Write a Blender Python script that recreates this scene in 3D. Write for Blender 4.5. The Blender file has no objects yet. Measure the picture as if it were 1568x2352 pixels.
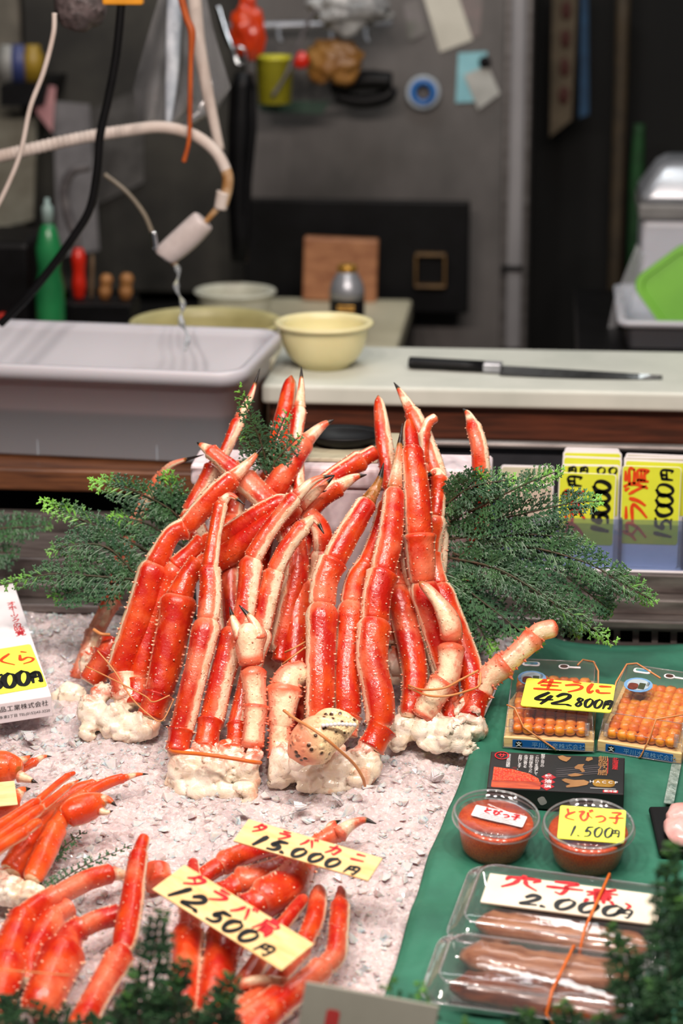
import bpy, bmesh, math, random
from mathutils import Vector, Matrix, noise
R = random.Random(7)
V = Vector
S = bpy.context.scene
COL = S.collection

# ------------------------------------------------------------------ camera
PITCH, YAW, FPX = math.radians(16), math.radians(5), 85 / 36 * 2352
CAM = V((0.25, 0.0, 1.70))
cam = bpy.data.cameras.new('camera')
camo = bpy.data.objects.new('camera', cam)
COL.objects.link(camo)
cam.sensor_fit = 'VERTICAL'
cam.sensor_height = 36
cam.sensor_width = 24
cam.lens = 85
camo.location = CAM
camo.rotation_euler = (math.pi / 2 - PITCH, 0, YAW)
cam.dof.use_dof = True
cam.dof.focus_distance = 2.96
cam.dof.aperture_fstop = 3.3
cam.clip_start = 0.05
S.camera = camo
# ------------------------------------------------------------------ world, lamps, exposure
W = bpy.data.worlds.new('world')
S.world = W
W.use_nodes = True
W.node_tree.nodes['Background'].inputs[0].default_value = (0.9, 0.93, 1.0, 1)
W.node_tree.nodes['Background'].inputs[1].default_value = 0.09


def area(name, loc, to, sx, sy, power, col):
    l = bpy.data.lights.new(name, 'AREA')
    l.shape = 'RECTANGLE'
    l.size, l.size_y, l.energy, l.color = sx, sy, power, col
    o = bpy.data.objects.new(name, l)
    o.location = loc
    o.rotation_euler = (V(to) - V(loc)).to_track_quat('-Z', 'Y').to_euler()
    COL.objects.link(o)
    return o


# a row of shop lamps hung over the front of the display, tubes over the work counter
for i in range(5):
    area('display_lamp', (-0.75 + 0.44 * i, 1.75 + 0.05 * (i % 2), 2.35), (0.02 + 0.18 * (i - 2), 2.72, 0.6), 0.13, 0.13, 10.5, (1, 0.87, 0.79))
area('canopy_tube', (0.1, 2.35, 2.65), (0.05, 2.75, 0.6), 1.6, 0.5, 8, (1, 0.89, 0.82))
area('counter_tube', (0.35, 3.75, 2.6), (0.3, 3.72, 0.8), 1.7, 0.12, 8, (0.97, 1.0, 0.97))
area('kitchen_tube', (-0.3, 4.1, 2.75), (-0.2, 4.9, 1.0), 1.5, 0.15, 8, (0.96, 0.98, 1.0))
S.view_settings.view_transform = 'Standard'
S.view_settings.look = 'None'
S.view_settings.gamma = 1
S.view_settings.use_curve_mapping = False
S.view_settings.exposure = 0.35
C = S.cycles
C.max_bounces = 7
C.diffuse_bounces = 3
C.glossy_bounces = 3
C.transmission_bounces = 5
C.transparent_max_bounces = 12
C.caustics_reflective = False
C.caustics_refractive = False
C.sample_clamp_indirect = 6

# ------------------------------------------------------------------ geometry helpers
CP, SP, CY, SY = math.cos(PITCH), math.sin(PITCH), math.cos(YAW), math.sin(YAW)


def ray(px, py):
    u, v = (px - 784) / FPX, (1176 - py) / FPX
    a, b = u, CP + v * SP
    return V((a * CY - b * SY, a * SY + b * CY, -SP + v * CP))


def P(px, py, y):
    d = ray(px, py)
    return CAM + d * ((y - CAM.y) / d.y)


def PZ(px, py, z):
    d = ray(px, py)
    return CAM + d * ((z - CAM.z) / d.z)


def depth(p):
    return (p - CAM).dot(V((-SY * CP, CY * CP, -SP)))


def m_per_px(p):
    return depth(p) / FPX


IA = math.radians(10)
IN = V((0, -math.sin(IA), math.cos(IA)))
IP = V((0, 2.70, 0.57))


def ICE(px, py, h=0.0):
    d = ray(px, py)
    return CAM + d * ((IP + IN * h - CAM).dot(IN) / d.dot(IN))


def LEAN(py):
    return 2.70 + (1830 - py) * 0.00034


def frame(o, x, z):
    x = x.normalized()
    z = (z - x * z.dot(x)).normalized()
    y = z.cross(x)
    return Matrix(((x.x, y.x, z.x, o.x), (x.y, y.y, z.y, o.y), (x.z, y.z, z.z, o.z), (0, 0, 0, 1)))


def T(name, label, cat, loc=(0, 0, 0), mat=None, group=None, kind=None):
    o = bpy.data.objects.new(name, None)
    o.empty_display_size = 0.05
    COL.objects.link(o)
    if mat is not None:
        o.matrix_world = mat
    else:
        o.location = loc
    return tag(o, label, cat, group, kind)


def tag(o, label=None, cat=None, group=None, kind=None):
    if label: o['label'] = label
    if cat: o['category'] = cat
    if group: o['group'] = group
    if kind: o['kind'] = kind
    return o


def sub(name, parent):
    o = bpy.data.objects.new(name, None)
    o.empty_display_size = 0.02
    COL.objects.link(o)
    o.parent = parent
    return o


def off(o):
    v = V((0, 0, 0))
    while o is not None:
        v += o.location
        o = o.parent
    return v


def mo(name, vs, fs, mat, parent=None, attrs=None, smooth=True, world=False):
    """mesh object; world=True: vs are world points and parents are only translated"""
    if world and parent is not None:
        q = off(parent)
        vs = [v - q for v in vs]
    me = bpy.data.meshes.new(name)
    me.from_pydata([tuple(v) for v in vs], [], fs)
    if attrs:
        for k, a in attrs.items():
            at = me.attributes.new(k, 'FLOAT', 'POINT')
            at.data.foreach_set('value', a)
    if smooth:
        me.polygons.foreach_set('use_smooth', [True] * len(me.polygons))
    me.materials.append(mat)
    me.update()
    o = bpy.data.objects.new(name, me)
    COL.objects.link(o)
    if parent is not None:
        o.parent = parent
    return o


def bo(name, bm, mat, parent=None, smooth=False, recalc=True):
    if recalc:
        bmesh.ops.recalc_face_normals(bm, faces=bm.faces)
    me = bpy.data.meshes.new(name)
    bm.to_mesh(me)
    bm.free()
    if smooth:
        me.polygons.foreach_set('use_smooth', [True] * len(me.polygons))
    me.materials.append(mat)
    o = bpy.data.objects.new(name, me)
    COL.objects.link(o)
    if parent is not None:
        o.parent = parent
    return o


def add_box(bm, x0, x1, y0, y1, z0, z1, bev=0.0, seg=2):
    g = bmesh.ops.create_cube(bm, size=1)['verts']
    for v in g:
        v.co = V((x0 + (v.co.x + .5) * (x1 - x0), y0 + (v.co.y + .5) * (y1 - y0), z0 + (v.co.z + .5) * (z1 - z0)))
    if bev > 0:
        es = list({e for v in g for e in v.link_edges})
        bmesh.ops.bevel(bm, geom=es, offset=bev, segments=seg, affect='EDGES', profile=0.5)


def box(name, x0, x1, y0, y1, z0, z1, mat, parent=None, bev=0.003, seg=2):
    bm = bmesh.new()
    add_box(bm, x0, x1, y0, y1, z0, z1, bev, seg)
    o = bo(name, bm, mat, parent)
    return o


def catmull(pts, n):
    """pts: list of tuples (any dim) -> n+1 samples"""
    if len(pts) == 2:
        return [[a + (b - a) * k / n for a, b in zip(*pts)] for k in range(n + 1)]
    out, m = [], len(pts) - 1
    for k in range(n + 1):
        t = k / n * m
        i = min(int(t), m - 1)
        f = t - i
        p1, p2 = pts[i], pts[i + 1]
        p0 = pts[i - 1] if i > 0 else [2 * a - b for a, b in zip(p1, p2)]
        p3 = pts[i + 2] if i + 2 <= m else [2 * b - a for a, b in zip(p1, p2)]
        out.append([0.5 * (2 * b + (c - a) * f + (2 * a - 5 * b + 4 * c - d) * f * f + (3 * b - a - 3 * c + d) * f ** 3)
                    for a, b, c, d in zip(p0, p1, p2, p3)])
    return out


def tube_geo(path, rad, n=8, caps=True):
    """path: Vectors, rad: float or list"""
    vs, fs = [], []
    N = None
    for i, p in enumerate(path):
        t = (path[min(i + 1, len(path) - 1)] - path[max(i - 1, 0)]).normalized()
        if N is None:
            N = t.orthogonal().normalized()
        N = (N - t * N.dot(t)).normalized()
        B = t.cross(N)
        r = rad[i] if isinstance(rad, (list, tuple)) else rad
        for k in range(n):
            a = 2 * math.pi * k / n
            vs.append(p + (N * math.cos(a) + B * math.sin(a)) * r)
    for i in range(len(path) - 1):
        for k in range(n):
            fs.append((i * n + k, i * n + (k + 1) % n, (i + 1) * n + (k + 1) % n, (i + 1) * n + k))
    if caps:
        fs.append(tuple(range(n - 1, -1, -1)))
        m = (len(path) - 1) * n
        fs.append(tuple(range(m, m + n)))
    return vs, fs


def tube(name, pts, rad, mat, parent=None, n=10, samples=None, world=True):
    s = [V(q) for q in catmull([tuple(p) for p in pts], samples or max(2, 8 * (len(pts) - 1)))]
    if isinstance(rad, (list, tuple)):
        rad = [q[0] for q in catmull([(r,) for r in rad], len(s) - 1)]
    vs, fs = tube_geo(s, rad, n)
    return mo(name, vs, fs, mat, parent, world=world)


def lathe(name, prof, mat, parent=None, n=40, closed=False, jit=None):
    """prof: list of (r, z) bottom to top, around local z"""
    vs, fs = [], []
    for r, z in prof:
        for k in range(n):
            a = 2 * math.pi * k / n
            vs.append(V((r * math.cos(a), r * math.sin(a), z)))
    m = len(prof)
    for i in range(m - 1 if not closed else m):
        j = (i + 1) % m
        for k in range(n):
            fs.append((i * n + k, i * n + (k + 1) % n, j * n + (k + 1) % n, j * n + k))
    if not closed:
        if prof[0][0] > 1e-5: fs.append(tuple(range(n - 1, -1, -1)))
        if prof[-1][0] > 1e-5: fs.append(tuple((m - 1) * n + k for k in range(n)))
    return mo(name, vs, fs, mat, parent)


# ------------------------------------------------------------------ materials
MATS = {}


def lin(c):
    return tuple((x / 12.92 if x <= 0.04045 else ((x + 0.055) / 1.055) ** 2.4) for x in (v / 255 for v in c)) + (1,)


class NT:
    def __init__(s, name):
        s.m = bpy.data.materials.new(name)
        s.m.use_nodes = True
        s.t = s.m.node_tree
        s.b = s.t.nodes['Principled BSDF']
        s.out = s.t.nodes['Material Output']

    def n(s, typ, **kw):
        o = s.t.nodes.new('ShaderNode' + typ)
        for k, v in kw.items():
            if k in o.inputs.keys():
                o.inputs[k].default_value = v
            else:
                setattr(o, k, v)
        return o

    def l(s, a, b):
        s.t.links.new(a, b)

    def mix(s, fac, a, b, mode='MIX'):
        o = s.t.nodes.new('ShaderNodeMix')
        o.data_type = 'RGBA'
        o.blend_type = mode
        for sock, v in ((o.inputs[0], fac), (o.inputs[6], a), (o.inputs[7], b)):
            if hasattr(v, 'links') or hasattr(v, 'is_linked'):
                s.l(v, sock)
            else:
                sock.default_value = v
        return o.outputs[2]

    def ramp(s, fac, a, b, ca=(0, 0, 0, 1), cb=(1, 1, 1, 1)):
        o = s.t.nodes.new('ShaderNodeValToRGB')
        o.color_ramp.elements[0].position, o.color_ramp.elements[1].position = a, b
        o.color_ramp.elements[0].color, o.color_ramp.elements[1].color = ca, cb
        s.l(fac, o.inputs[0])
        return o.outputs[0]

    def math(s, op, a, b=0.0, clamp=False):
        o = s.t.nodes.new('ShaderNodeMath')
        o.operation = op
        o.use_clamp = clamp
        for sock, v in ((o.inputs[0], a), (o.inputs[1], b)):
            if hasattr(v, 'is_linked'): s.l(v, sock)
            else: sock.default_value = v
        return o.outputs[0]

    def noise(s, scale, detail=3.0, rough=0.55, co=None, dist=0.0):
        o = s.n('TexNoise', Scale=scale, Detail=detail, Roughness=rough, Distortion=dist)
        s.l(co or s.co(), o.inputs['Vector'])
        return o.outputs['Fac']

    def co(s):
        if not hasattr(s, '_co'):
            s._co = s.t.nodes.new('ShaderNodeTexCoord').outputs['Object']
        return s._co

    def scaled(s, v):
        o = s.n('Mapping')
        o.inputs['Scale'].default_value = v
        s.l(s.co(), o.inputs['Vector'])
        return o.outputs[0]

    def attr(s, name):
        o = s.t.nodes.new('ShaderNodeAttribute')
        o.attribute_name = name
        return o.outputs['Fac']

    def bump(s, h, strength=0.3, dist=0.002):
        o = s.n('Bump', Strength=strength, Distance=dist)
        s.l(h, o.inputs['Height'])
        s.l(o.outputs[0], s.b.inputs['Normal'])

    def set(s, **kw):
        for k, v in kw.items():
            s.b.inputs[k.replace('_', ' ')].default_value = v
        return s


def plain(name, c1, c2=None, rough=0.5, metal=0.0, nscale=20.0, bump=0.0, bdist=0.002, coat=0.0, sss=0.0, amt=(0.35, 0.65), stretch=None):
    if name in MATS: return MATS[name]
    k = NT(name)
    c2 = c2 or tuple(v * 0.88 for v in c1)
    f = k.noise(nscale, 4, 0.6, k.scaled(stretch) if stretch else None)
    k.l(k.mix(k.ramp(f, *amt), lin(c1), lin(c2)), k.b.inputs['Base Color'])
    k.set(Roughness=rough, Metallic=metal)
    if coat: k.set(Coat_Weight=coat, Coat_Roughness=0.08)
    if sss:
        k.set(Subsurface_Weight=sss, Subsurface_Scale=0.01)
    if bump: k.bump(f, bump, bdist)
    MATS[name] = k.m
    return k.m


def clear_plastic(name, tint=(1, 1, 1), rough=0.04, glos=1.0, op=0.03):
    k = NT(name)
    k.t.nodes.remove(k.b)
    tr = k.n('BsdfTransparent')
    tr.inputs[0].default_value = tint + (1,)
    gl = k.n('BsdfGlossy', Roughness=rough)
    df = k.n('BsdfDiffuse')
    df.inputs[0].default_value = (0.85, 0.85, 0.88, 1)
    lw = k.n('LayerWeight', Blend=0.5)
    fr_ = k.math('ADD', 0.045, k.math('MULTIPLY', k.math('POWER', lw.outputs['Facing'], 4.5), 0.9))
    nz = k.n('Bump', Strength=0.15, Distance=0.002)
    k.l(k.noise(60, 2), nz.inputs['Height'])
    k.l(nz.outputs[0], gl.inputs['Normal'])
    m1 = k.n('MixShader')
    k.l(k.math('MULTIPLY', fr_, glos, True), m1.inputs[0])
    k.l(tr.outputs[0], m1.inputs[1])
    k.l(gl.outputs[0], m1.inputs[2])
    m2 = k.n('MixShader')
    m2.inputs[0].default_value = op
    k.l(m1.outputs[0], m2.inputs[1])
    k.l(df.outputs[0], m2.inputs[2])
    k.l(m2.outputs[0], k.out.inputs[0])
    return k.m


M_clear = clear_plastic('clear_plastic', (0.97, 0.97, 0.97))
M_bag = clear_plastic('clear_bag_plastic', (0.86, 0.88, 0.9), 0.12, 2.0, 0.16)
M_cupclear = clear_plastic('clear_cup_plastic', (0.98, 0.98, 0.98), 0.05, 0.55, 0.0)
M_blueacr = clear_plastic('blue_acrylic', (0.62, 0.7, 0.84), 0.06, 0.8, 0.05)


def shell_material(name, reds, cream, spots=0.5, shift=0.0):
    k = NT(name)
    n1 = k.noise(28, 3, 0.6)
    n2 = k.noise(75, 4, 0.65)
    n3 = k.noise(14, 2, 0.5)
    red = k.mix(k.ramp(n1, 0.38, 0.66), lin(reds[0]), lin(reds[1]))
    red = k.mix(k.math('MULTIPLY', k.ramp(k.math('ADD', n3, k.math('MULTIPLY', k.math('SUBTRACT', n2, 0.5), 0.35)), 0.5, 0.7), 0.62), red, lin(reds[2]))
    # cream dots, a few millimetres apart
    vo = k.n('TexVoronoi', Scale=150.0, Randomness=1.0)
    k.l(k.co(), vo.inputs['Vector'])
    dots = k.ramp(vo.outputs['Distance'], 0.10, 0.24, (1, 1, 1, 1), (0, 0, 0, 1))
    keep = k.ramp(k.noise(45, 2), 0.5, 0.58)
    red0 = red
    pink = k.math('MULTIPLY', k.ramp(k.math('ADD', k.attr('pale'), k.math('MULTIPLY', k.math('SUBTRACT', n1, 0.5), 0.5)), 0.08, 0.42), 0.65)
    red = k.mix(pink, red, lin(reds[2]))
    red = k.mix(k.math('MULTIPLY', k.math('MULTIPLY', dots, keep), spots), red, lin((250, 205, 170)))
    # pale flank, its border broken up
    pa = k.attr('pale')
    e = k.math('ADD', k.math('SUBTRACT', pa, shift), k.math('MULTIPLY', k.math('SUBTRACT', n2, 0.5), 0.9 + 2 * shift))
    pf = k.ramp(e, 0.42, 0.62)
    cr = k.mix(k.ramp(n2, 0.45, 0.7), lin(cream[0]), lin(cream[1]))
    col = k.mix(pf, red, cr)
    vo2 = k.n('TexVoronoi', Scale=170.0)
    k.l(k.co(), vo2.inputs['Vector'])
    blk = k.math('MULTIPLY', k.ramp(vo2.outputs['Distance'], 0.07, 0.13, (1, 1, 1, 1), (0, 0, 0, 1)), k.ramp(k.noise(30, 2), 0.55, 0.6))
    col = k.mix(k.math('MULTIPLY', blk, 0.8), col, lin((60, 30, 15)))
    if shift:
        en = k.math('ADD', k.attr('ends'), k.math('MULTIPLY', k.math('SUBTRACT', n1, 0.5), 1.3))
        col = k.mix(k.math('MULTIPLY', k.ramp(en, 0.14, 0.6), 0.92), col, red0)
    da = k.attr('dark')
    d = k.math('ADD', da, k.math('MULTIPLY', k.math('SUBTRACT', n2, 0.5), 0.8))
    col = k.mix(k.ramp(d, 0.3, 0.55), col, lin((150, 96, 40)))
    col = k.mix(k.ramp(d, 0.62, 0.82), col, lin((26, 17, 14)))
    k.l(col, k.b.inputs['Base Color'])
    k.set(Roughness=0.42, Specular_IOR_Level=0.3, Coat_Weight=0.6, Coat_Roughness=0.07, Subsurface_Weight=0.06, Subsurface_Scale=0.005)
    h = k.math('ADD', k.math('MULTIPLY', n2, 0.8), k.math('ADD', k.math('MULTIPLY', dots, 0.6), k.math('MULTIPLY', k.noise(300, 2), 0.16)))
    k.bump(h, 0.55, 0.0022)
    k.l(k.b.inputs['Normal'].links[0].from_socket, k.b.inputs['Coat Normal'])
    return k.m


M_king = shell_material('king_crab_shell', ((184, 26, 12), (218, 78, 24), (230, 136, 104)), ((244, 222, 192), (230, 176, 136)))
M_pale = shell_material('king_crab_pale_shell', ((206, 62, 32), (226, 118, 80), (238, 176, 146)), ((244, 222, 186), (236, 178, 142)), 0.5, 0.16)
M_snow = shell_material('snow_crab_shell', ((214, 62, 16), (236, 96, 34), (226, 110, 60)), ((244, 220, 186), (236, 170, 120)), 0.12)

k = NT('crab_meat')
n1, n2 = k.noise(22, 4, 0.6, None, 0.8), k.noise(60, 4, 0.6, None, 1.2)
c = k.mix(k.ramp(n1, 0.35, 0.68), lin((250, 240, 224)), lin((238, 218, 186)))
c = k.mix(k.math('MULTIPLY', k.ramp(k.noise(30, 3, 0.6, None, 1.0), 0.58, 0.70), 0.6), c, lin((230, 150, 108)))
c = k.mix(k.math('MULTIPLY', k.ramp(k.attr('shellred'), 0.5, 0.95), k.ramp(n2, 0.42, 0.58)), c, lin((216, 84, 40)))
c = k.mix(k.math('MULTIPLY', k.ramp(k.noise(80, 3), 0.64, 0.72), 0.55), c, lin((126, 100, 62)))
k.l(c, k.b.inputs['Base Color'])
k.set(Roughness=0.32, Coat_Weight=0.5, Coat_Roughness=0.1, Subsurface_Weight=0.12, Subsurface_Scale=0.006)
k.bump(n2, 0.45, 0.004)
M_meat = k.m

k = NT('crushed_ice')


def facets(k, scale):
    """flat randomly tilted cells, as heights"""
    mp = k.n('VectorMath', operation='SCALE')
    k.l(k.co(), mp.inputs[0])
    mp.inputs['Scale'].default_value = scale
    w_ = k.n('TexNoise', Scale=1.1, Detail=1.0)
    k.l(mp.outputs[0], w_.inputs['Vector'])
    vo = k.n('TexVoronoi', Scale=1.0)
    wv = k.n('VectorMath', operation='MULTIPLY_ADD')
    k.l(w_.outputs['Color'], wv.inputs[0])
    wv.inputs[1].default_value = (.5, .5, .5)
    k.l(mp.outputs[0], wv.inputs[2])
    k.l(wv.outputs[0], vo.inputs['Vector'])
    d = k.n('VectorMath', operation='SUBTRACT')
    k.l(wv.outputs[0], d.inputs[0])
    k.l(vo.outputs['Position'], d.inputs[1])
    c = k.n('VectorMath', operation='SUBTRACT')
    k.l(vo.outputs['Color'], c.inputs[0])
    c.inputs[1].default_value = (.5, .5, .5)
    t = k.n('VectorMath', operation='DOT_PRODUCT')
    k.l(d.outputs[0], t.inputs[0])
    k.l(c.outputs[0], t.inputs[1])
    return t.outputs['Value'], vo


f1, v1 = facets(k, 105)
f2, v2 = facets(k, 260)
n1 = k.noise(16, 3)
col = k.mix(k.ramp(n1, 0.35, 0.65), lin((228, 213, 212)), lin((208, 194, 195)))
bw = k.n('RGBToBW')
k.l(v1.outputs['Color'], bw.inputs[0])
col = k.mix(k.math('MULTIPLY', k.ramp(bw.outputs[0], 0.62, 0.8), 0.3), col, lin((176, 164, 166)))
k.l(col, k.b.inputs['Base Color'])
k.set(Roughness=0.2, IOR=1.31, Subsurface_Weight=0.3, Subsurface_Scale=0.012, Coat_Weight=1.0, Coat_Roughness=0.08, Coat_IOR=1.6)
ft = k.math('ADD', f1, k.math('MULTIPLY', f2, 0.4))
k.bump(ft, 0.65, 0.013)
cb2 = k.n('Bump', Strength=1.0, Distance=0.03)
k.l(ft, cb2.inputs['Height'])
k.l(cb2.outputs[0], k.b.inputs['Coat Normal'])
M_ice = k.m

k = NT('white_ice')
n1 = k.noise(60, 3)
k.l(k.mix(k.ramp(n1, 0.4, 0.6), lin((246, 236, 234)), lin((230, 218, 218))), k.b.inputs['Base Color'])
k.set(Roughness=0.12, IOR=1.31, Subsurface_Weight=0.6, Subsurface_Scale=0.015, Transmission_Weight=0.2, Coat_Weight=0.8, Coat_Roughness=0.05)
k.bump(n1, 0.3, 0.002)
M_whiteice = k.m

k = NT('clear_ice')
n1 = k.noise(70, 3)
k.l(k.mix(k.ramp(n1, 0.4, 0.6), (0.97, 0.95, 0.95, 1), (0.9, 0.86, 0.87, 1)), k.b.inputs['Base Color'])
k.set(Roughness=0.06, IOR=1.31, Transmission_Weight=0.38, Specular_IOR_Level=0.9, Subsurface_Weight=0.3, Subsurface_Scale=0.01)
k.bump(n1, 0.3, 0.002)
M_chunk = k.m

k = NT('cypress_leaf')
tp = k.attr('tip')
n1 = k.noise(30, 3)
c = k.mix(k.ramp(n1, 0.35, 0.65), lin((40, 76, 52)), lin((58, 98, 58)))
c = k.mix(k.ramp(k.math('ADD', tp, k.math('MULTIPLY', k.math('SUBTRACT', n1, 0.5), 0.5)), 0.45, 0.85), c, lin((124, 192, 66)))
k.l(c, k.b.inputs['Base Color'])
k.set(Roughness=0.42)
M_leaf = k.m
M_twig = plain('cypress_twig', (74, 56, 42), (50, 60, 36), 0.6, nscale=60)

M_steel = plain('brushed_steel', (150, 146, 144), (120, 115, 112), 0.36, 0.75, 9, 0.1, 0.001, stretch=(1, 1, 9))
M_ledge = plain('ledge_steel', (132, 124, 120), (96, 88, 86), 0.34, 0.6, 14, 0.08, 0.001, stretch=(1, 6, 6))
M_black = plain('black_steel', (18, 18, 19), (10, 10, 11), 0.4, 0.1, 14)
M_darkpanel = plain('dark_panel', (58, 58, 62), (44, 44, 47), 0.45, 0.2, 8)
M_wood = plain('wet_dark_wood', (92, 46, 28), (50, 24, 14), 0.32, 0, 8, 0.25, 0.003, 0.3, stretch=(1.2, 14, 22))
M_wood2 = plain('counter_wood', (122, 76, 46), (72, 42, 26), 0.4, 0, 7, 0.25, 0.003, 0.1, stretch=(1.2, 14, 22))
M_palewood = plain('pale_wood', (238, 208, 152), (222, 184, 120), 0.5, 0, 10, 0.1, 0.001, stretch=(2, 26, 26))
M_cardwood = plain('card_wood', (242, 214, 158), (232, 190, 122), 0.5, 0, 16, 0.05, 0.001, stretch=(1.2, 7, 7))
M_blockwood = plain('block_wood', (176, 122, 84), (140, 88, 58), 0.5, 0, 10, 0.1, 0.001, stretch=(2, 8, 8))
M_board = plain('white_cutting_board', (212, 214, 204), (192, 196, 186), 0.42, 0, 5)
M_creamboard = plain('cream_board', (198, 192, 166), (176, 170, 144), 0.5, 0, 4)
M_styro = plain('styrofoam', (236, 222, 226), (222, 206, 212), 0.55, 0, 60, 0.08, 0.001, sss=0.1)
M_tub = plain('white_tub_plastic', (188, 188, 195), (174, 176, 184), 0.35, 0, 3, sss=0.15)
M_cream = plain('cream_plastic', (228, 220, 172), (214, 204, 154), 0.35, 0, 5, sss=0.1)
M_cream2 = plain('aged_cream_plastic', (190, 182, 132), (168, 160, 112), 0.4, 0, 6)
M_white = plain('white_paper', (238, 234, 236), (228, 222, 226), 0.6, 0, 8)
M_offwhite = plain('off_white_paper', (206, 202, 188), (190, 186, 172), 0.6, 0, 10)
M_yellow = plain('fluorescent_yellow_card', (246, 252, 92), (238, 246, 80), 0.5, 0, 6)
M_oldyellow = plain('yellow_card', (222, 226, 60), (206, 214, 54), 0.45, 0, 9)
M_redink = plain('red_ink', (214, 30, 40), (196, 20, 34), 0.45, 0, 40)
M_orink = plain('orange_ink', (226, 78, 22), (216, 62, 16), 0.45, 0, 40)
M_blackink = plain('black_ink', (16, 15, 15), (10, 10, 10), 0.4, 0, 40)
M_whiteink = plain('white_ink', (240, 240, 240), None, 0.5)
M_bronze = plain('bronze_ink', (168, 122, 74), (150, 106, 62), 0.4, 0.2, 30)
M_gold = plain('gold_foil', (206, 158, 72), (170, 122, 46), 0.3, 0.6, 50)
M_blue = plain('blue_label', (22, 92, 164), (18, 82, 150), 0.4, 0, 10)
M_lightblue = plain('light_blue', (126, 172, 214), (108, 156, 204), 0.45)
M_blackbox = plain('black_carton', (30, 27, 29), (20, 18, 20), 0.32, 0, 9, stretch=(1, 3, 1))
M_band = plain('rubber_band', (216, 148, 92), (200, 128, 74), 0.45, 0, 40)
M_orband = plain('orange_band', (224, 116, 40), (206, 96, 30), 0.45, 0, 40)
M_cloth = plain('green_cloth', (44, 116, 92), (30, 94, 74), 0.6, 0, 11, 0.6, 0.008)
M_blackrub = plain('black_rubber', (16, 16, 18), (10, 10, 11), 0.45, 0, 20)
M_hose = plain('white_hose', (200, 188, 180), (182, 166, 156), 0.45, 0, 14)
M_dirtyhose = plain('stained_hose', (196, 172, 140), (150, 106, 56), 0.5, 0, 24)
M_orcord = plain('orange_cord', (180, 84, 24), (150, 64, 16), 0.5)
M_greenpl = plain('green_plastic', (112, 178, 46), (98, 162, 40), 0.4, 0, 6)
M_bottle = plain('green_bottle', (38, 128, 74), (24, 96, 54), 0.25, 0, 6)
M_redpl = plain('red_plastic', (216, 44, 24), (190, 30, 16), 0.3, 0, 8)
M_orred = plain('orange_red_plastic', (214, 72, 28), (184, 46, 16), 0.2, 0, 12)
M_yelpl = plain('yellow_plastic', (208, 202, 54), (180, 172, 40), 0.4, 0, 9)
M_brown = plain('brown_paper', (168, 124, 64), (128, 84, 36), 0.4, 0, 12)
M_greyplastic = plain('grey_plastic', (112, 108, 108), (84, 80, 82), 0.35, 0, 40)
M_greybag = plain('crumpled_grey_bag', (176, 176, 174), (110, 110, 110), 0.25, 0, 24, 0.6, 0.01)
M_greywall = plain('grimy_wall', (128, 124, 112), (88, 84, 74), 0.6, 0, 5)
M_darkwall = plain('dark_wall', (26, 25, 22), (14, 14, 12), 0.7, 0, 4)
M_silver = plain('silver', (176, 178, 184), (150, 152, 158), 0.3, 0.45)
M_chrome = plain('chrome', (214, 216, 220), None, 0.12, 1.0)
M_knife = plain('knife_steel', (110, 112, 112), (84, 86, 86), 0.25, 0.8)
M_greysign = plain('grey_board', (150, 150, 138), (138, 138, 126), 0.6, 0, 8)
M_floor = plain('wet_concrete', (70, 68, 66), (48, 46, 44), 0.4, 0, 3)
M_cyan = plain('pale_blue_paper', (142, 196, 204), (126, 180, 190), 0.6)
M_pinkpaper = plain('pink_paper', (190, 140, 140), (170, 120, 124), 0.6)
M_fish = plain('pink_fish_flesh', (232, 190, 184), (214, 150, 146), 0.25, 0, 30, coat=0.4, sss=0.2)
for m_ in (M_blackrub, M_black, M_darkwall, M_darkpanel):
    m_.node_tree.nodes['Principled BSDF'].inputs['Specular IOR Level'].default_value = 0.18


def roe_mat(name, c1, c2, scale):
    k = NT(name)
    vo = k.n('TexVoronoi', Scale=scale)
    k.l(k.co(), vo.inputs['Vector'])
    k.l(k.mix(k.ramp(vo.outputs['Distance'], 0.1, 0.6), lin(c1), lin(c2)), k.b.inputs['Base Color'])
    k.set(Roughness=0.3, Coat_Weight=0.4, Coat_Roughness=0.1, Subsurface_Weight=0.15, Subsurface_Scale=0.004)
    k.bump(k.math('SUBTRACT', 1.0, vo.outputs['Distance']), 0.5, 0.001)
    return k.m


M_tobiko = roe_mat('flying_fish_roe', (248, 112, 22), (212, 64, 8), 600)
M_ikura = roe_mat('salmon_roe_print', (246, 120, 70), (226, 44, 16), 420)
M_uni = plain('sea_urchin_roe', (236, 156, 48), (214, 112, 26), 0.4, 0, 130, 0.35, 0.001, 0.25, 0.25)
M_uni2 = plain('sea_urchin_roe_red', (228, 128, 36), (204, 92, 20), 0.4, 0, 130, 0.35, 0.001, 0.25, 0.25)
M_eel = plain('simmered_eel', (128, 66, 34), (70, 32, 18), 0.25, 0, 26, 0.3, 0.003, 0.5, stretch=(1, 4, 4))
M_eeltop = plain('simmered_eel_pale', (184, 128, 92), (132, 74, 44), 0.28, 0, 22, 0.3, 0.003, 0.5, stretch=(1, 5, 5))

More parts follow.
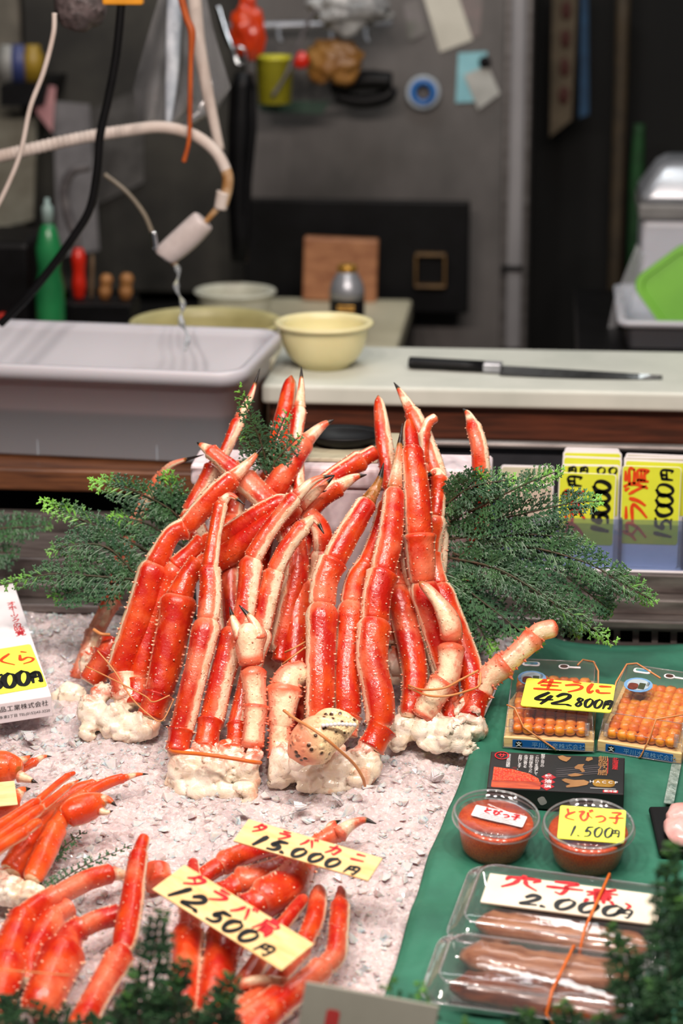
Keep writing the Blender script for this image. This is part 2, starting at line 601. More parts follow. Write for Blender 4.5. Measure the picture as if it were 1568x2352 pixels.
# ------------------------------------------------------------------ lettering
GL = {
    '0': "50,5 20,25 15,60 35,95 65,90 85,55 80,20 46,4", '1': "62,3 40,97",
    '2': "20,30 40,8 70,10 75,35 50,65 15,92 88,88", '5': "42,10 30,50 60,42 80,65 65,90 25,95/42,10 92,6",
    '4': "55,5 15,65 92,60/78,30 52,98", '8': "74,18 42,6 30,28 60,48 75,72 50,95 25,78 45,50 78,26 72,12",
    '.': "40,90 58,96", '円': "22,15 15,97/20,17 82,13 82,95 66,88/50,15 50,50/20,53 80,50",
    'タ': "45,3 30,35 8,55/42,20 82,18 65,60 22,98/34,42 62,62", 'ラ': "25,12 75,10/10,40 84,36 70,65 32,98",
    'バ': "35,25 25,60 6,90/55,22 75,55 92,90/70,4 80,18/86,0 96,13", 'カ': "10,32 86,28 80,70 68,96 54,86/50,3 42,50 10,96",
    'ニ': "22,25 80,22/6,84 94,78",
    '肩': "35,4 75,2/16,20 86,18 84,38/20,20 20,50 4,96/22,40 82,38/36,54 33,98/36,55 80,54 80,97 68,90/36,69 78,68/36,83 78,82",
    '穴': "50,0 50,15/12,20 8,40/12,20 92,18 82,38/40,35 30,65 6,96/58,35 68,65 97,95",
    '子': "20,12 80,10 52,35/52,35 56,62 48,96 32,88/4,54 97,49",
    '煮': "26,15 76,12/52,0 50,32/8,34 94,30/86,2 12,56/36,46 34,74/36,46 74,45 74,74/36,59 73,58/36,72 73,71/14,82 8,98/38,82 40,96/60,82 63,96/82,80 92,98",
    '生': "28,6 10,46/22,28 86,24/50,0 50,92/22,58 80,54/3,94 98,90", 'う': "40,4 66,14/18,42 55,30 76,45 70,70 38,99",
    'に': "18,12 12,60 20,94 30,74/48,28 86,25/44,62 55,86 92,82", 'と': "34,8 42,46/84,28 36,55 30,80 82,93",
    'び': "8,25 40,20 20,60 40,93 65,70 68,25 75,50 96,66/78,8 86,22/91,2 99,15", 'っ': "18,56 60,46 82,63 70,84 42,97",
    'い': "16,25 20,70 36,86/74,30 86,66", 'く': "72,6 24,48 78,94", 'ら': "40,4 62,14/28,30 24,68 60,55 84,72 70,90 32,98",
    ',': "40,60 62,78 52,98",
}


def brush(name, text, x, y, size, adv, mat, parent, z=0.0006, wid=0.11, slant=0.0, rot=0.0, asp=1.0, italic=0.0):
    """handwritten strokes in the parent's XY plane, text starts at x,y (lower left), one mesh"""
    vs, fs = [], []
    cr, sr = math.cos(rot), math.sin(rot)
    cx = 0.0
    for ch in text:
        a = adv
        if ch == '.': a = adv * 0.45
        if ch == ' ':
            cx += adv * 0.5
            continue
        for st in GL[ch].split('/'):
            pts = [tuple(float(q) for q in s.split(',')) for s in st.split()]
            ox = -38 if ch == '.' else 0
            pts = [((px + ox) / 100 * asp + italic * (1 - py / 100), 1 - py / 100) for px, py in pts]
            n = max(4, 6 * (len(pts) - 1))
            sm = catmull(pts, n)
            L = []
            for i, q in enumerate(sm):
                a0, a1 = sm[max(i - 1, 0)], sm[min(i + 1, n)]
                dx, dy = a1[0] - a0[0], a1[1] - a0[1]
                d = math.hypot(dx, dy) or 1
                t = i / n
                w = 1.55 * wid * (0.62 + 0.38 * abs(dx / d * 0.5 + dy / d * 0.86)) * (1.0 - 0.45 * t ** 3) * (0.75 + 0.5 * min(t * 5, 1) - 0.25 * min(max(t - .15, 0) * 5, 1))
                ex = -wid * 0.35 if i == 0 else (wid * 0.35 if i == n else 0)
                qx, qy = q[0] + dx / d * ex, q[1] + dy / d * ex
                L.append((qx - dy / d * w / 2, qy + dx / d * w / 2, qx + dy / d * w / 2, qy - dx / d * w / 2))
            for i, (ax, ay, bx, by) in enumerate(L):
                for ux, uy in ((ax, ay), (bx, by)):
                    ux, uy = cx + ux * size, uy * size
                    uy += slant * ux
                    vs.append(V((x + ux * cr - uy * sr, y + ux * sr + uy * cr, z)))
                if i:
                    b = len(vs)
                    fs.append((b - 4, b - 3, b - 1, b - 2))
        cx += a
    return mo(name, vs, fs, mat, parent, smooth=False)


def text(name, s, x, y, size, mat, parent, z=0.0006, rot=0.0, bold=0.0, vertical=False, sx=1.0):
    cu = bpy.data.curves.new(name, 'FONT')
    cu.body = '\n'.join(s) if vertical else s
    cu.size = size
    cu.offset = bold
    cu.resolution_u = 3
    cu.space_line = 0.85
    o = bpy.data.objects.new(name, cu)
    COL.objects.link(o)
    bpy.context.view_layer.update()
    me = bpy.data.meshes.new_from_object(o.evaluated_get(bpy.context.evaluated_depsgraph_get()))
    bpy.data.objects.remove(o)
    cr, sr = math.cos(rot), math.sin(rot)
    for v in me.vertices:
        a, b = v.co.x * sx, v.co.y
        v.co = V((x + a * cr - b * sr, y + a * sr + b * cr, z))
    me.materials.clear()
    me.materials.append(mat)
    o = bpy.data.objects.new(name, me)
    COL.objects.link(o)
    o.parent = parent
    return o


def plate(name, w, h, t, mat, parent=None, r=0.004, ox=0.0, oy=0.0, z=0.0, bend=0.0):
    """rounded plate, its top face at local z, centred on ox,oy"""
    out = []
    for cx, cy, a0 in ((w / 2 - r, h / 2 - r, 0), (-w / 2 + r, h / 2 - r, 90), (-w / 2 + r, -h / 2 + r, 180), (w / 2 - r, -h / 2 + r, 270)):
        for k in range(5):
            a = math.radians(a0 + 22.5 * k)
            out.append((ox + cx + r * math.cos(a), oy + cy + r * math.sin(a)))
    n = len(out)
    vs = [V((a, b, z)) for a, b in out] + [V((a, b, z - t)) for a, b in out]
    fs = [tuple(range(n)), tuple(range(2 * n - 1, n - 1, -1))] + [(i, n + i, n + (i + 1) % n, (i + 1) % n) for i in range(n)]
    return mo(name, vs, fs, mat, parent, smooth=False)


def card_frame(tl, tr, bl):
    """matrix at the card's centre, width, height"""
    x = tr - tl
    yv = tl - bl
    w = x.length
    x = x.normalized()
    yv = yv - x * yv.dot(x)
    h = yv.length
    c = (tr + bl) / 2
    return frame(c, x, x.cross(yv)), w, h

# ------------------------------------------------------------------ the setting
def st(o):
    o['kind'] = 'structure'
    return o


st(box('floor', -3, 3.5, -0.6, 6.2, -0.1, 0, M_floor, bev=0))
st(box('wall_back', -3, 3.5, 6.0, 6.1, 0, 3.2, M_darkwall, bev=0))
st(box('wall_left', -3.0, -2.9, 1.2, 6.0, 0, 3.2, M_darkwall, bev=0))
st(box('wall_right', 3.3, 3.4, 1.2, 6.0, 0, 3.2, M_darkwall, bev=0))
st(box('ceiling', -3, 3.4, 1.2, 6.0, 3.1, 3.2, M_darkwall, bev=0))

# display case: trough that carries the ice, stepped steel ledge and grate at its back
dc = T('display_case', 'long steel display case filled with crushed ice', 'display case', (0, 2.6, 0))
box('case_body', -1.3, 1.3, -0.7, 0.56, 0.0, 0.36, M_ledge, dc, 0.005)
for nm, y0, y1, z0, z1 in (('ledge_step', 3.14, 3.33, 0.640, 0.652), ('ledge_step', 3.17, 3.33, 0.652, 0.673), ('ledge_step', 3.20, 3.33, 0.673, 0.70), ('ledge_rail', 3.345, 3.365, 0.69, 0.724)):
    box(nm, -1.3, 1.3, y0 - 2.6, y1 - 2.6, z0, z1, M_ledge, dc, 0.0025)
bm = bmesh.new()
pit = 0.0258
zt, zb = 0.640, 0.52
x = -1.2
for j in range(6):
    add_box(bm, -1.2, 1.2, 0.558, 0.566, zt - 0.008 - j * pit, zt - j * pit)
n = int(2.4 / pit)
for i in range(n):
    add_box(bm, -1.2 + i * pit, -1.2 + i * pit + 0.0085, 0.5585, 0.5655, zb - 0.01, zt)
bo('air_grate', bm, M_ledge, dc)
box('duct_back', -1.2, 1.2, 0.62, 0.63, 0.36, 0.640, M_black, dc, 0)

# crushed ice
def cloth_edge(y):
    """x of the green cloth's left border at plan depth y"""
    for (y0, x0), (y1, x1) in zip(CE, CE[1:]):
        if y0 <= y <= y1: return x0 + (x1 - x0) * (y - y0) / (y1 - y0)
    return CE[0][1] if y < CE[0][0] else CE[-1][1]


CE = [ICE(*q, 0.014) for q in ((835, 2420), (878, 2290), (930, 2120), (985, 1950), (1050, 1790), (1110, 1660), (1165, 1565), (1190, 1530))]
CE = sorted((q.y, q.x) for q in CE)


def sm(a, b, x):
    t = max(0.0, min(1.0, (x - a) / (b - a)))
    return t * t * (3 - 2 * t)


def ice_h(x, y):
    q = V((x, y, 0))
    h = 0.010 * noise.fractal(q * 9, 1.0, 2.0, 3) + 0.004 * noise.fractal(q * 45, 1.0, 2.0, 2)
    d, _ = noise.voronoi(q * 62)
    h += 0.006 * (d[1] - d[0]) - 0.004
    d, _ = noise.voronoi(q * 130)
    h += 0.0022 * (d[1] - d[0])
    cl = sm(-0.03, 0.01, x - cloth_edge(y))
    left = sm(0.05, -0.35, x) * sm(2.75, 3.1, y)
    h = h * (1 - 0.85 * cl) - 0.010 * cl
    h += 0.012 * left
    h -= 0.020 * sm(3.0, 3.14, y) * (1 - sm(0.2, 0.4, x)) + 0.04 * sm(3.0, 3.14, y) * sm(0.2, 0.4, x)
    return h


vs, fs = [], []
nx, ny = 300, 330
x0, x1, y0, y1 = -0.72, 0.62, 1.93, 3.172
for j in range(ny + 1):
    for i in range(nx + 1):
        a, b = x0 + (x1 - x0) * i / nx, y0 + (y1 - y0) * j / ny
        vs.append(V((a, b, 0.57 + math.tan(IA) * (b - 2.70) + ice_h(a, b))))
for j in range(ny):
    for i in range(nx):
        q = j * (nx + 1) + i
        fs.append((q, q + 1, q + nx + 2, q + nx + 1))
ice = mo('crushed_ice', vs, fs, M_ice)
tag(ice, 'bed of crushed ice spread over the display case', 'ice', None, 'stuff')


def shard(bmv, c, s, rnd):
    base = [V((rnd.uniform(-1, 1), rnd.uniform(-1, 1), rnd.uniform(-1, 1))).normalized() * rnd.uniform(0.7, 1.1) for _ in range(10)]
    sc = V((rnd.uniform(.7, 1.3), rnd.uniform(.7, 1.3), rnd.uniform(.45, .9))) * s
    rot = Matrix.Rotation(rnd.uniform(0, 6.3), 3, 'Z') @ Matrix.Rotation(rnd.uniform(-.7, .7), 3, 'X')
    return [bmv.verts.new(c + rot @ V((b.x * sc.x, b.y * sc.y, b.z * sc.z))) for b in base]


rr = random.Random(3)
TPL = []
for i in range(14):
    bm = bmesh.new()
    g = shard(bm, V((0, 0, 0)), 1.0, rr)
    r_ = bmesh.ops.convex_hull(bm, input=g)
    bmesh.ops.delete(bm, geom=[v for v in r_['geom_interior'] if isinstance(v, bmesh.types.BMVert)], context='VERTS')
    bmesh.ops.recalc_face_normals(bm, faces=bm.faces)
    bm.verts.index_update()
    TPL.append(([v.co.copy() for v in bm.verts], [tuple(v.index for v in f.verts) for f in bm.faces]))
    bm.free()
vs, fs = [], []
for i in range(6500):
    a, b = rr.uniform(-0.62, 0.42), rr.uniform(2.12, 3.15)
    if a > cloth_edge(b) - 0.012: continue
    s = 0.002 + 0.0065 * rr.random() ** 2.8
    c = V((a, b, 0.57 + math.tan(IA) * (b - 2.70) + ice_h(a, b) + s * 0.25))
    rot = Matrix.Rotation(rr.uniform(0, 6.3), 3, 'Z') @ Matrix.Rotation(rr.uniform(-.8, .8), 3, 'X')
    tv, tf = TPL[rr.randrange(14)]
    k_ = len(vs)
    vs.extend(c + rot @ (q * s) for q in tv)
    fs.extend(tuple(x + k_ for x in f) for f in tf)
tag(mo('ice_shards', vs, fs, M_whiteice, smooth=False), 'loose glassy shards lying on the crushed ice', 'ice', None, 'stuff')
# the few large clear lumps one can pick out
for px, py, s, lab in ((560, 1862, 34, 'clear ice lump below the tied crab shoulder'), (690, 1850, 40, 'clear rounded ice lump left of the pointed lump'),
                       (775, 1840, 44, 'pointed clear ice lump under the big spotted claw'), (1000, 1780, 36, 'clear ice lump in front of the right crab cluster'),
                       (275, 1830, 30, 'clear ice cube with dark speck beside the thin red crab legs'), (60, 1690, 36, 'clear ice lump below the white carton'), (650, 1880, 24, 'small clear ice lump above the upper wooden price card')):
    c = ICE(px, py, 0.006)
    bm = bmesh.new()
    g = shard(bm, V((0, 0, 0)), s * m_per_px(c) * 0.62, rr)
    r_ = bmesh.ops.convex_hull(bm, input=g)
    bmesh.ops.delete(bm, geom=[v for v in r_['geom_interior'] if isinstance(v, bmesh.types.BMVert)], context='VERTS')
    bmesh.ops.bevel(bm, geom=bm.edges[:], offset=0.0015, segments=2, affect='EDGES')
    o = bo('ice_lump', bm, M_chunk)
    o.location = c
    tag(o, lab, 'ice lump', 'clear lumps on the crushed ice')

# green cloth
vs, fs = [], []
nx, ny = 70, 130
for j in range(ny + 1):
    b = 2.0 + (3.12 - 2.0) * j / ny
    e = cloth_edge(b)
    for i in range(nx + 1):
        a = e + (0.60 - e) * (i / nx) ** 1.2
        q = V((a, b, 0))
        h = 0.010 + 0.006 * noise.fractal(q * 8, 1.0, 2.0, 3) + 0.0025 * math.sin((a * 0.8 + b * 0.6) * 70 + 3 * noise.noise(q * 6)) * sm(0.12, 0.0, a - e)
        h += 0.022 * sm(0.07, 0.0, a - e) * sm(2.72, 2.9, b) - 0.004 * sm(0.01, 0, a - e)
        h -= 0.03 * sm(3.03, 3.12, b)
        vs.append(V((a, b, 0.57 + math.tan(IA) * (b - 2.70) + h)))
for j in range(ny):
    for i in range(nx):
        q = j * (nx + 1) + i
        fs.append((q, q + 1, q + nx + 2, q + nx + 1))
o = mo('green_cloth', vs, fs, M_cloth)
md = o.modifiers.new('thickness', 'SOLIDIFY')
md.thickness = 0.0015
tag(o, 'dark green cloth spread over the ice under the packed products', 'cloth')

# ------------------------------------------------------------------ work counter behind the display
wc = T('work_counter', 'long wooden topped work counter behind the display case', 'counter', (0, 3.7, 0))
box('counter_top', -1.7, 1.7, -0.32, 0.34, 0.748, 0.782, M_wood2, wc, 0.004)
box('front_panel', -1.7, 1.7, -0.17, -0.15, 0.0, 0.748, M_darkpanel, wc, 0.002)
for x in (-1.6, 1.5):
    box('leg', x, x + 0.06, 0.22, 0.28, 0, 0.748, M_ledge, wc, 0.004)
t = T('splash_guard', 'dark grey metal guard with a pale top rail behind the price cards', 'guard', (0, 3.37, 0.7005))
xg = P(655, 1010, 3.37).x
box('guard_sheet', xg, 0.9, 0.0, 0.004, 0.0, 0.133, M_darkpanel, t, 0.002)
box('top_rail', xg, 0.9, -0.014, 0.004, 0.133, 0.142, M_ledge, t, 0.004)
xl, xr = P(600, 930, 3.58).x, 1.25
o = box('board_stand', xl + 0.01, xr, 3.60, 3.90, 0.783, 0.838, M_wood, None, 0.004)
tag(o, 'wet dark wooden base carrying the white cutting board', 'wooden base')
bm = bmesh.new()
add_box(bm, xl, xr, 3.58, 3.875, 0.8385, 0.869, 0.006, 3)
cb = bo('cutting_board', bm, M_board)
tag(cb, 'long white cutting board with a kitchen knife lying on it', 'cutting board')

# knife
a = PZ(940, 836, 0.876)
b = PZ(1520, 868, 0.874)
fr = frame(a, b - a, V((0, 0, 1)))
L = (b - a).length
t = T('kitchen_knife', 'long black handled kitchen knife lying on the white cutting board', 'knife', mat=fr)
hl = L * 0.30
vs, fs = [], []
prof = [(0, .013), (.08, .016), (.35, .0135), (.7, .0145), (1, .0125)]
for q, w in prof:
    for k in range(10):
        an = 2 * math.pi * k / 10
        vs.append(V((q * hl, w * math.cos(an), 0.0085 * math.sin(an) + 0.003)))
for i in range(len(prof) - 1):
    for k in range(10):
        fs.append((i * 10 + k, i * 10 + (k + 1) % 10, (i + 1) * 10 + (k + 1) % 10, (i + 1) * 10 + k))
fs += [tuple(range(10)), tuple(range(40, 50))]
mo('handle', vs, fs, M_blackrub, t)
box('bolster', hl, hl + 0.028, -0.0125, 0.0125, -0.004, 0.010, M_silver, t, 0.002)
n = 14
vs, fs = [], []
for i in range(n + 1):
    q = i / n
    x = hl + 0.028 + (L - hl - 0.028) * q
    top, bot = 0.012 - 0.006 * q ** 2, -0.024 + 0.03 * q ** 2.2
    vs += [V((x, top, 0.003)), V((x, top, 0.001)), V((x, bot, -0.0035)), V((x, bot, -0.004))]
for i in range(n):
    q = 4 * i
    for k in range(4):
        fs.append((q + k, q + (k + 1) % 4, q + 4 + (k + 1) % 4, q + 4 + k))
fs += [(0, 1, 2, 3), (4 * n, 4 * n + 3, 4 * n + 2, 4 * n + 1)]
mo('blade', vs, fs, M_knife, t, smooth=False)

# bowls
def bowl(name, label, c, r, h, mat, rim=0.006, foot=0.55, cat='bowl'):
    t = T(name, label, cat, c)
    prof = [(0.0, 0.004), (r * foot, 0.0), (r * foot * 1.02, 0.006)]
    for k in range(1, 9):
        q = k / 8
        prof.append((r * (foot + (1 - foot) * math.sin(q * 1.57) ** 0.9) * 0.965, 0.006 + (h - 0.006) * (1 - math.cos(q * 1.57)) ** 0.85))
    ins = [(max(p[0] - 0.004, 0.0), p[1] + 0.004) for p in prof[3:-1]][::-1]
    prof = prof[:-1] + [(r * 0.965, h - 0.002), (r, h - 0.001), (r + rim, h + 0.002), (r + rim * 0.9, h + 0.006), (r, h + 0.007), (r - 0.008, h + 0.003)] + ins + [(0.0, 0.010)]
    lathe('bowl_body', prof, mat, t, 56)
    return t


c = PZ(744, 841, 0.8693)
bowl('mixing_bowl', 'cream plastic bowl standing on the left end of the cutting board', c, 0.072, 0.066, M_cream)
# pouring lip of the cream bowl
c = P(480, 800, 3.95)
bowl('wide_bowl', 'wide aged cream bowl behind the white tub', V((c.x, 3.92, 0.7825)), 0.122, 0.108, M_cream2)
c = P(540, 700, 4.5)
bc = T('back_counter', 'low dark counter against the back of the kitchen', 'counter', (0, 4.6, 0))
box('counter_top', -1.9, P(930, 700, 4.6).x, -0.4, 0.38, 0.69, 0.72, M_black, bc, 0.004)
box('counter_body', -1.88, P(925, 700, 4.6).x, -0.36, 0.36, 0.0, 0.69, M_black, bc, 0.004)
xa, xb = P(430, 700, 4.5).x, P(922, 700, 4.5).x
o = box('cream_chopping_board', xa, xb, 4.26, 4.84, 0.7205, 0.76, M_creamboard, None, 0.006)
tag(o, 'thick cream chopping board on the back counter under the coffee can', 'chopping board')
bowl('pale_bowl', 'pale bowl on the cream chopping board at the back', V((c.x, 4.5, 0.7605)), 0.072, 0.072, plain('pale_bowl_plastic', (206, 206, 190), (186, 186, 170), 0.4))
# coffee can
c = P(797, 700, 4.42)
t = T('coffee_can', 'silver and black bottle can with a gold cap', 'can', (c.x, 4.42, 0.7605))
zt = lambda py: P(797, py, 4.42).z - 0.7605
r = 40 * m_per_px(c)
lathe('can_body', [(0, 0), (r * .92, 0), (r, .004), (r, zt(684)), (r * .985, zt(682))], M_blackbox, t)
lathe('silver_shoulder', [(r * 1.0, zt(684)), (r * 1.0, zt(664)), (r * .86, zt(645)), (r * .62, zt(630)), (r * .56, zt(624))], M_silver, t)
lathe('cap', [(0.0, zt(628)), (r * .56, zt(628)), (r * .58, zt(612)), (r * .5, zt(608)), (0.0, zt(607))], M_gold, t)
for i in range(3):
    box('gold_mark', -r * .5, r * .5, -r * 1.02, -r * .86, zt(716) + i * .007, zt(716) + i * .007 + .003, M_gold, t, .001)

# white tub with a water line
tb = T('white_tub', 'large milky white plastic tub half full of water on the left', 'tub')
p0, p1, p2 = P(-170, 1086, 3.41), P(540, 1096, 3.39), None
zb_, zt_ = 0.7825, 0.928
xa, xb = P(-260, 860, 3.40).x, P(548, 870, 3.40).x
ya, yb = 3.40, 3.71


def rrect(x0, x1, y0, y1, r, z, n=6):
    out = []
    for cx, cy, a0 in ((x1 - r, y1 - r, 0), (x0 + r, y1 - r, 90), (x0 + r, y0 + r, 180), (x1 - r, y0 + r, 270)):
        for k in range(n + 1):
            a = math.radians(a0 + 90 * k / n)
            out.append(V((cx + r * math.cos(a), cy + r * math.sin(a), z)))
    return out


def loops(name, ls, mat, parent=None, cap0=True, cap1=False, smooth=True):
    n = len(ls[0])
    vs = [v for l in ls for v in l]
    fs = []
    for i in range(len(ls) - 1):
        for k in range(n):
            fs.append((i * n + k, i * n + (k + 1) % n, (i + 1) * n + (k + 1) % n, (i + 1) * n + k))
    if cap0: fs.append(tuple(range(n - 1, -1, -1)))
    if cap1: fs.append(tuple(range((len(ls) - 1) * n, len(ls) * n)))
    return mo(name, vs, fs, mat, parent, smooth=smooth)


ins = 0.014
ls = [rrect(xa + ins + .006, xb - ins - .006, ya + ins + .006, yb - ins - .006, 0.03, zb_), rrect(xa + ins, xb - ins, ya + ins, yb - ins, 0.035, zb_ + .006)]
ls += [rrect(xa + 0.008, xb - 0.008, ya + 0.008, yb - 0.008, 0.038, zt_ - 0.022), rrect(xa - .006, xb + .006, ya - .006, yb + .006, 0.045, zt_ - 0.022),
       rrect(xa - .008, xb + .008, ya - .008, yb + .008, 0.047, zt_ - 0.004), rrect(xa - .004, xb + .004, ya - .004, yb + .004, 0.044, zt_), rrect(xa + .006, xb - .006, ya + .006, yb - .006, 0.036, zt_ - .001),
       rrect(xa + .012, xb - .012, ya + .012, yb - .012, 0.034, zt_ - 0.012), rrect(xa + ins + .004, xb - ins - .004, ya + ins + .004, yb - ins - .004, 0.03, zb_ + .012)]
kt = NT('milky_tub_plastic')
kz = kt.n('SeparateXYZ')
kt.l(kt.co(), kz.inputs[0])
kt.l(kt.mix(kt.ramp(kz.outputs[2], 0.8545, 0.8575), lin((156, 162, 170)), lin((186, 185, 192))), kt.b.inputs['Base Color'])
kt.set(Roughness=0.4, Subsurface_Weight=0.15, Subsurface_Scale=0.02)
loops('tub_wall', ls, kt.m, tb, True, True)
for q in (70, 352):
    xx = P(q, 960, 3.41).x
    box('rib', xx - 0.0012, xx + 0.0012, ya + 0.0128, ya + 0.02, zb_ + 0.004, zt_ - 0.022, kt.m, tb, 0.001)
kw = NT('water')
kw.set(Base_Color=(0.8, 0.86, 0.9, 1), Roughness=0.03, Transmission_Weight=0.75, IOR=1.33)
kw.bump(kw.noise(30, 2), 0.3, 0.004)
M_water = kw.m
o = loops('tub_water', [rrect(xa + .0175, xb - .0175, ya + .0175, yb - .0175, 0.03, 0.8)] + [rrect(xa + .0165, xb - .0165, ya + .0165, yb - .0165, 0.03, 0.8555)], M_water, None, True, True, False)
tag(o, 'still water standing in the white tub', 'water', None, 'stuff')
cq = V((xb, ya, 0))
yw_ = Matrix.Translation(cq) @ Matrix.Rotation(math.radians(-5), 4, 'Z') @ Matrix.Translation(-cq)
o.matrix_world = yw_
tb.matrix_world = yw_

# ------------------------------------------------------------------ back of the kitchen
yF = 5.0
xl, xr_ = P(566, 300, yF).x, P(1162, 300, yF).x
t = T('steel_fridge', 'tall grey steel refrigerator at the back covered with notes and tools', 'refrigerator', (0, yF, 0))
box('fridge_body', xl, xr_ + 0.05, 0.012, 0.7, 0.0, 2.35, M_steel, t, 0.004)
box('fridge_door', xl, xr_ - 0.005, 0.0, 0.012, 0.25, 2.3, plain('grey_door_steel', (112, 108, 106), (78, 76, 74), 0.42, 0.3, 3.2, stretch=(1, 1, 0.7)), t, 0.003)
xe = P(1205, 300, yF).x
box('door_edge', xr_ + 0.006, xe, -0.02, 0.05, 0.0, 2.35, plain('pale_steel', (176, 174, 176), (150, 148, 150), 0.3, 0.5, 6, stretch=(1, 1, 0.3)), t, 0.006)
for pz in (612, 800):
    z = P(1180, pz, yF).z
    box('hinge', xr_ - 0.004, xe + .002, -0.026, 0.0, z - 0.006, z + 0.006, M_black, t, 0.002)
st(box('trim_1', P(60, 300, 5.08).x, xl - 0.01, 5.08, 5.14, 0.72, 2.6, plain('stained_wall_panel', (58, 56, 49), (30, 29, 25), 0.6, 0, 5), bev=.004))
# black board standing on the back counter
x0, x1 = P(566, 590, 4.93).x, P(1078, 590, 4.93).x
z0, z1 = P(800, 722, 4.93).z, P(800, 455, 4.93).z
o = box('backing_board', x0, x1, 4.90, 4.925, 0.7205 if z0 < 0.73 else z0, z1, M_blackrub, None, 0.004)
tag(o, 'matt black rectangular board leaning against the steel refrigerator', 'board')
o.location.z = 0
# wooden block
def at_block(name, label, cat, x0, y0, x1, y1, Y, th, mat, bev=0.004, zb=None, rotz=0.0, roty=0.0):
    a, b = P(x0, y1, Y), P(x1, y0, Y)
    c = (a + b) / 2
    w, h = b.x - a.x, b.z - a.z
    if zb is not None:
        h = b.z - zb
        c = V((c.x, c.y, zb + h / 2))
    o = box(name, -w / 2, w / 2, 0, th, -h / 2, h / 2, mat, None, bev)
    o.location = c
    o.rotation_euler = (0, roty, rotz)
    tag(o, label, cat)
    return o


at_block('wooden_block', 'brown wooden block leaning behind the coffee can', 'wooden block', 696, 550, 866, 660, 4.80, 0.03, M_blockwood, zb=0.7605, roty=0.03)
t = T('wooden_box', 'small open wooden box in front of the black board', 'wooden frame', P(988, 622, 4.88))
w = 36 * m_per_px(P(988, 622, 4.88))
for q in ((-w, w, w * .85, w), (-w, w, -w, -w * .85), (-w, -w * .85, -w, w), (w * .85, w, -w, w)):
    box('frame_side', q[0], q[1], -0.005, 0.018, q[2] * 1.1, q[3] * 1.1, plain('dim_frame_wood', (112, 84, 44), (84, 60, 30), 0.5), t, 0.002)


# magnets, notes and tape on the fridge
def note(name, label, cat, quad, Y, mat, t=0.0015, parent=None, group=None):
    """thin sheet: quad of pixel corners tl,tr,br,bl lying on plane y=Y"""
    a = [P(x, y, Y) for x, y in quad]
    n = len(a)
    vs = a + [q + V((0, t, 0)) for q in a]
    fs = [tuple(range(n)), tuple(range(2 * n - 1, n - 1, -1))] + [(i, (i + 1) % n, n + (i + 1) % n, n + i) for i in range(n)]
    if parent is None:
        c = sum(a, V((0, 0, 0))) / n
        vs = [v - c for v in vs]
    o = mo(name, vs, fs, mat, parent, smooth=False, world=parent is not None)
    if parent is None:
        o.location = c
        tag(o, label, cat, group)
    return o


yN = yF - 0.004
note('paper_note', 'large white paper note tilted on the steel refrigerator door', 'paper note', ((972, -8), (1052, -8), (1085, 92), (1010, 120)), yN, M_offwhite)
note('paper_note', 'faded pink edged note behind the large white note', 'paper note', ((1045, -8), (1108, -8), (1102, 82), (1070, 90)), yN + .0015, plain('faded_note', (128, 112, 110), (108, 104, 100), 0.6))
note('paper_note', 'white note pinned over the pale blue card', 'paper note', ((1065, 172), (1120, 150), (1148, 215), (1098, 252)), yN - .006, plain('grey_white_note', (178, 178, 172), None, 0.6))
note('paper_card', 'pale blue card on the refrigerator under a white note', 'card', ((1052, 122), (1118, 118), (1122, 232), (1046, 236)), yN - .002, M_cyan)
tp_ = P(972, 212, yN - 0.012)
t = T('tape_roll', 'roll of blue tape hanging on the steel refrigerator door', 'tape roll', mat=Matrix.Translation(tp_) @ Matrix.Rotation(math.pi / 2, 4, 'X'))
r = 39 * m_per_px(tp_)
lathe('tape_edge', [(r * .75, -.008), (r, -.008), (r, .008), (r * .75, .008)], plain('tape_white', (170, 178, 184), None, 0.5), t, closed=True)
lathe('tape_core', [(r * .45, -.009), (r * .78, -.009), (r * .78, .0095), (r * .45, .0095)], plain('tape_blue', (28, 104, 176), (20, 84, 150), 0.4), t, closed=True)
q = P(1113, 142, yN - 0.008)
o = lathe('black_magnet', [(0, -.004), (.012, -.004), (.012, .006), (0, .006)], M_blackrub, None, 16)
o.location = q
o.rotation_euler = (math.pi / 2, 0, 0)
tag(o, 'round black magnet holding the pale blue card', 'magnet')
note('paper_note', 'greyish scrap of paper high on the refrigerator door', 'paper note', ((925, 8), (960, 0), (980, 75), (940, 95)), yN - .001, plain('scrap', (124, 116, 118), (104, 104, 96), 0.6))

# black tongs hanging
t = T('black_tongs', 'black plastic tongs hung flat against the refrigerator', 'tongs', P(840, 205, 4.9))
q = off(t)
tube('tong_arm', [P(760, 205, 4.9), P(830, 185, 4.9), P(900, 186, 4.9)], [.012, .02, .018], M_blackrub, t, 8)
tube('tong_arm', [P(770, 222, 4.91), P(830, 232, 4.91), P(885, 222, 4.91), P(902, 200, 4.91)], [.012, .016, .016, .012], M_blackrub, t, 8)

# bag-like lumps: noisy blobs
def blob(name, label, cat, px, py, rx, ry, Y, mat, dep=None, amp=0.25, parent=None, ns=2.2, sub_=4, seed=0, top=None):
    c = P(px, py, Y)
    m = m_per_px(c)
    bm = bmesh.new()
    bmesh.ops.create_icosphere(bm, subdivisions=sub_, radius=1)
    for v in bm.verts:
        k_ = 1 + amp * noise.fractal(v.co * ns + V((seed * 7.3, 0, seed)), 1, 2, 3)
        v.co = V((v.co.x * rx * m * k_, v.co.y * (dep or rx * .6) * m * k_, v.co.z * ry * m * k_))
    o = bo(name, bm, mat, parent, smooth=True)
    if parent is None: o.location = c
    else: o.location = c - off(parent)
    if label: tag(o, label, cat)
    return o


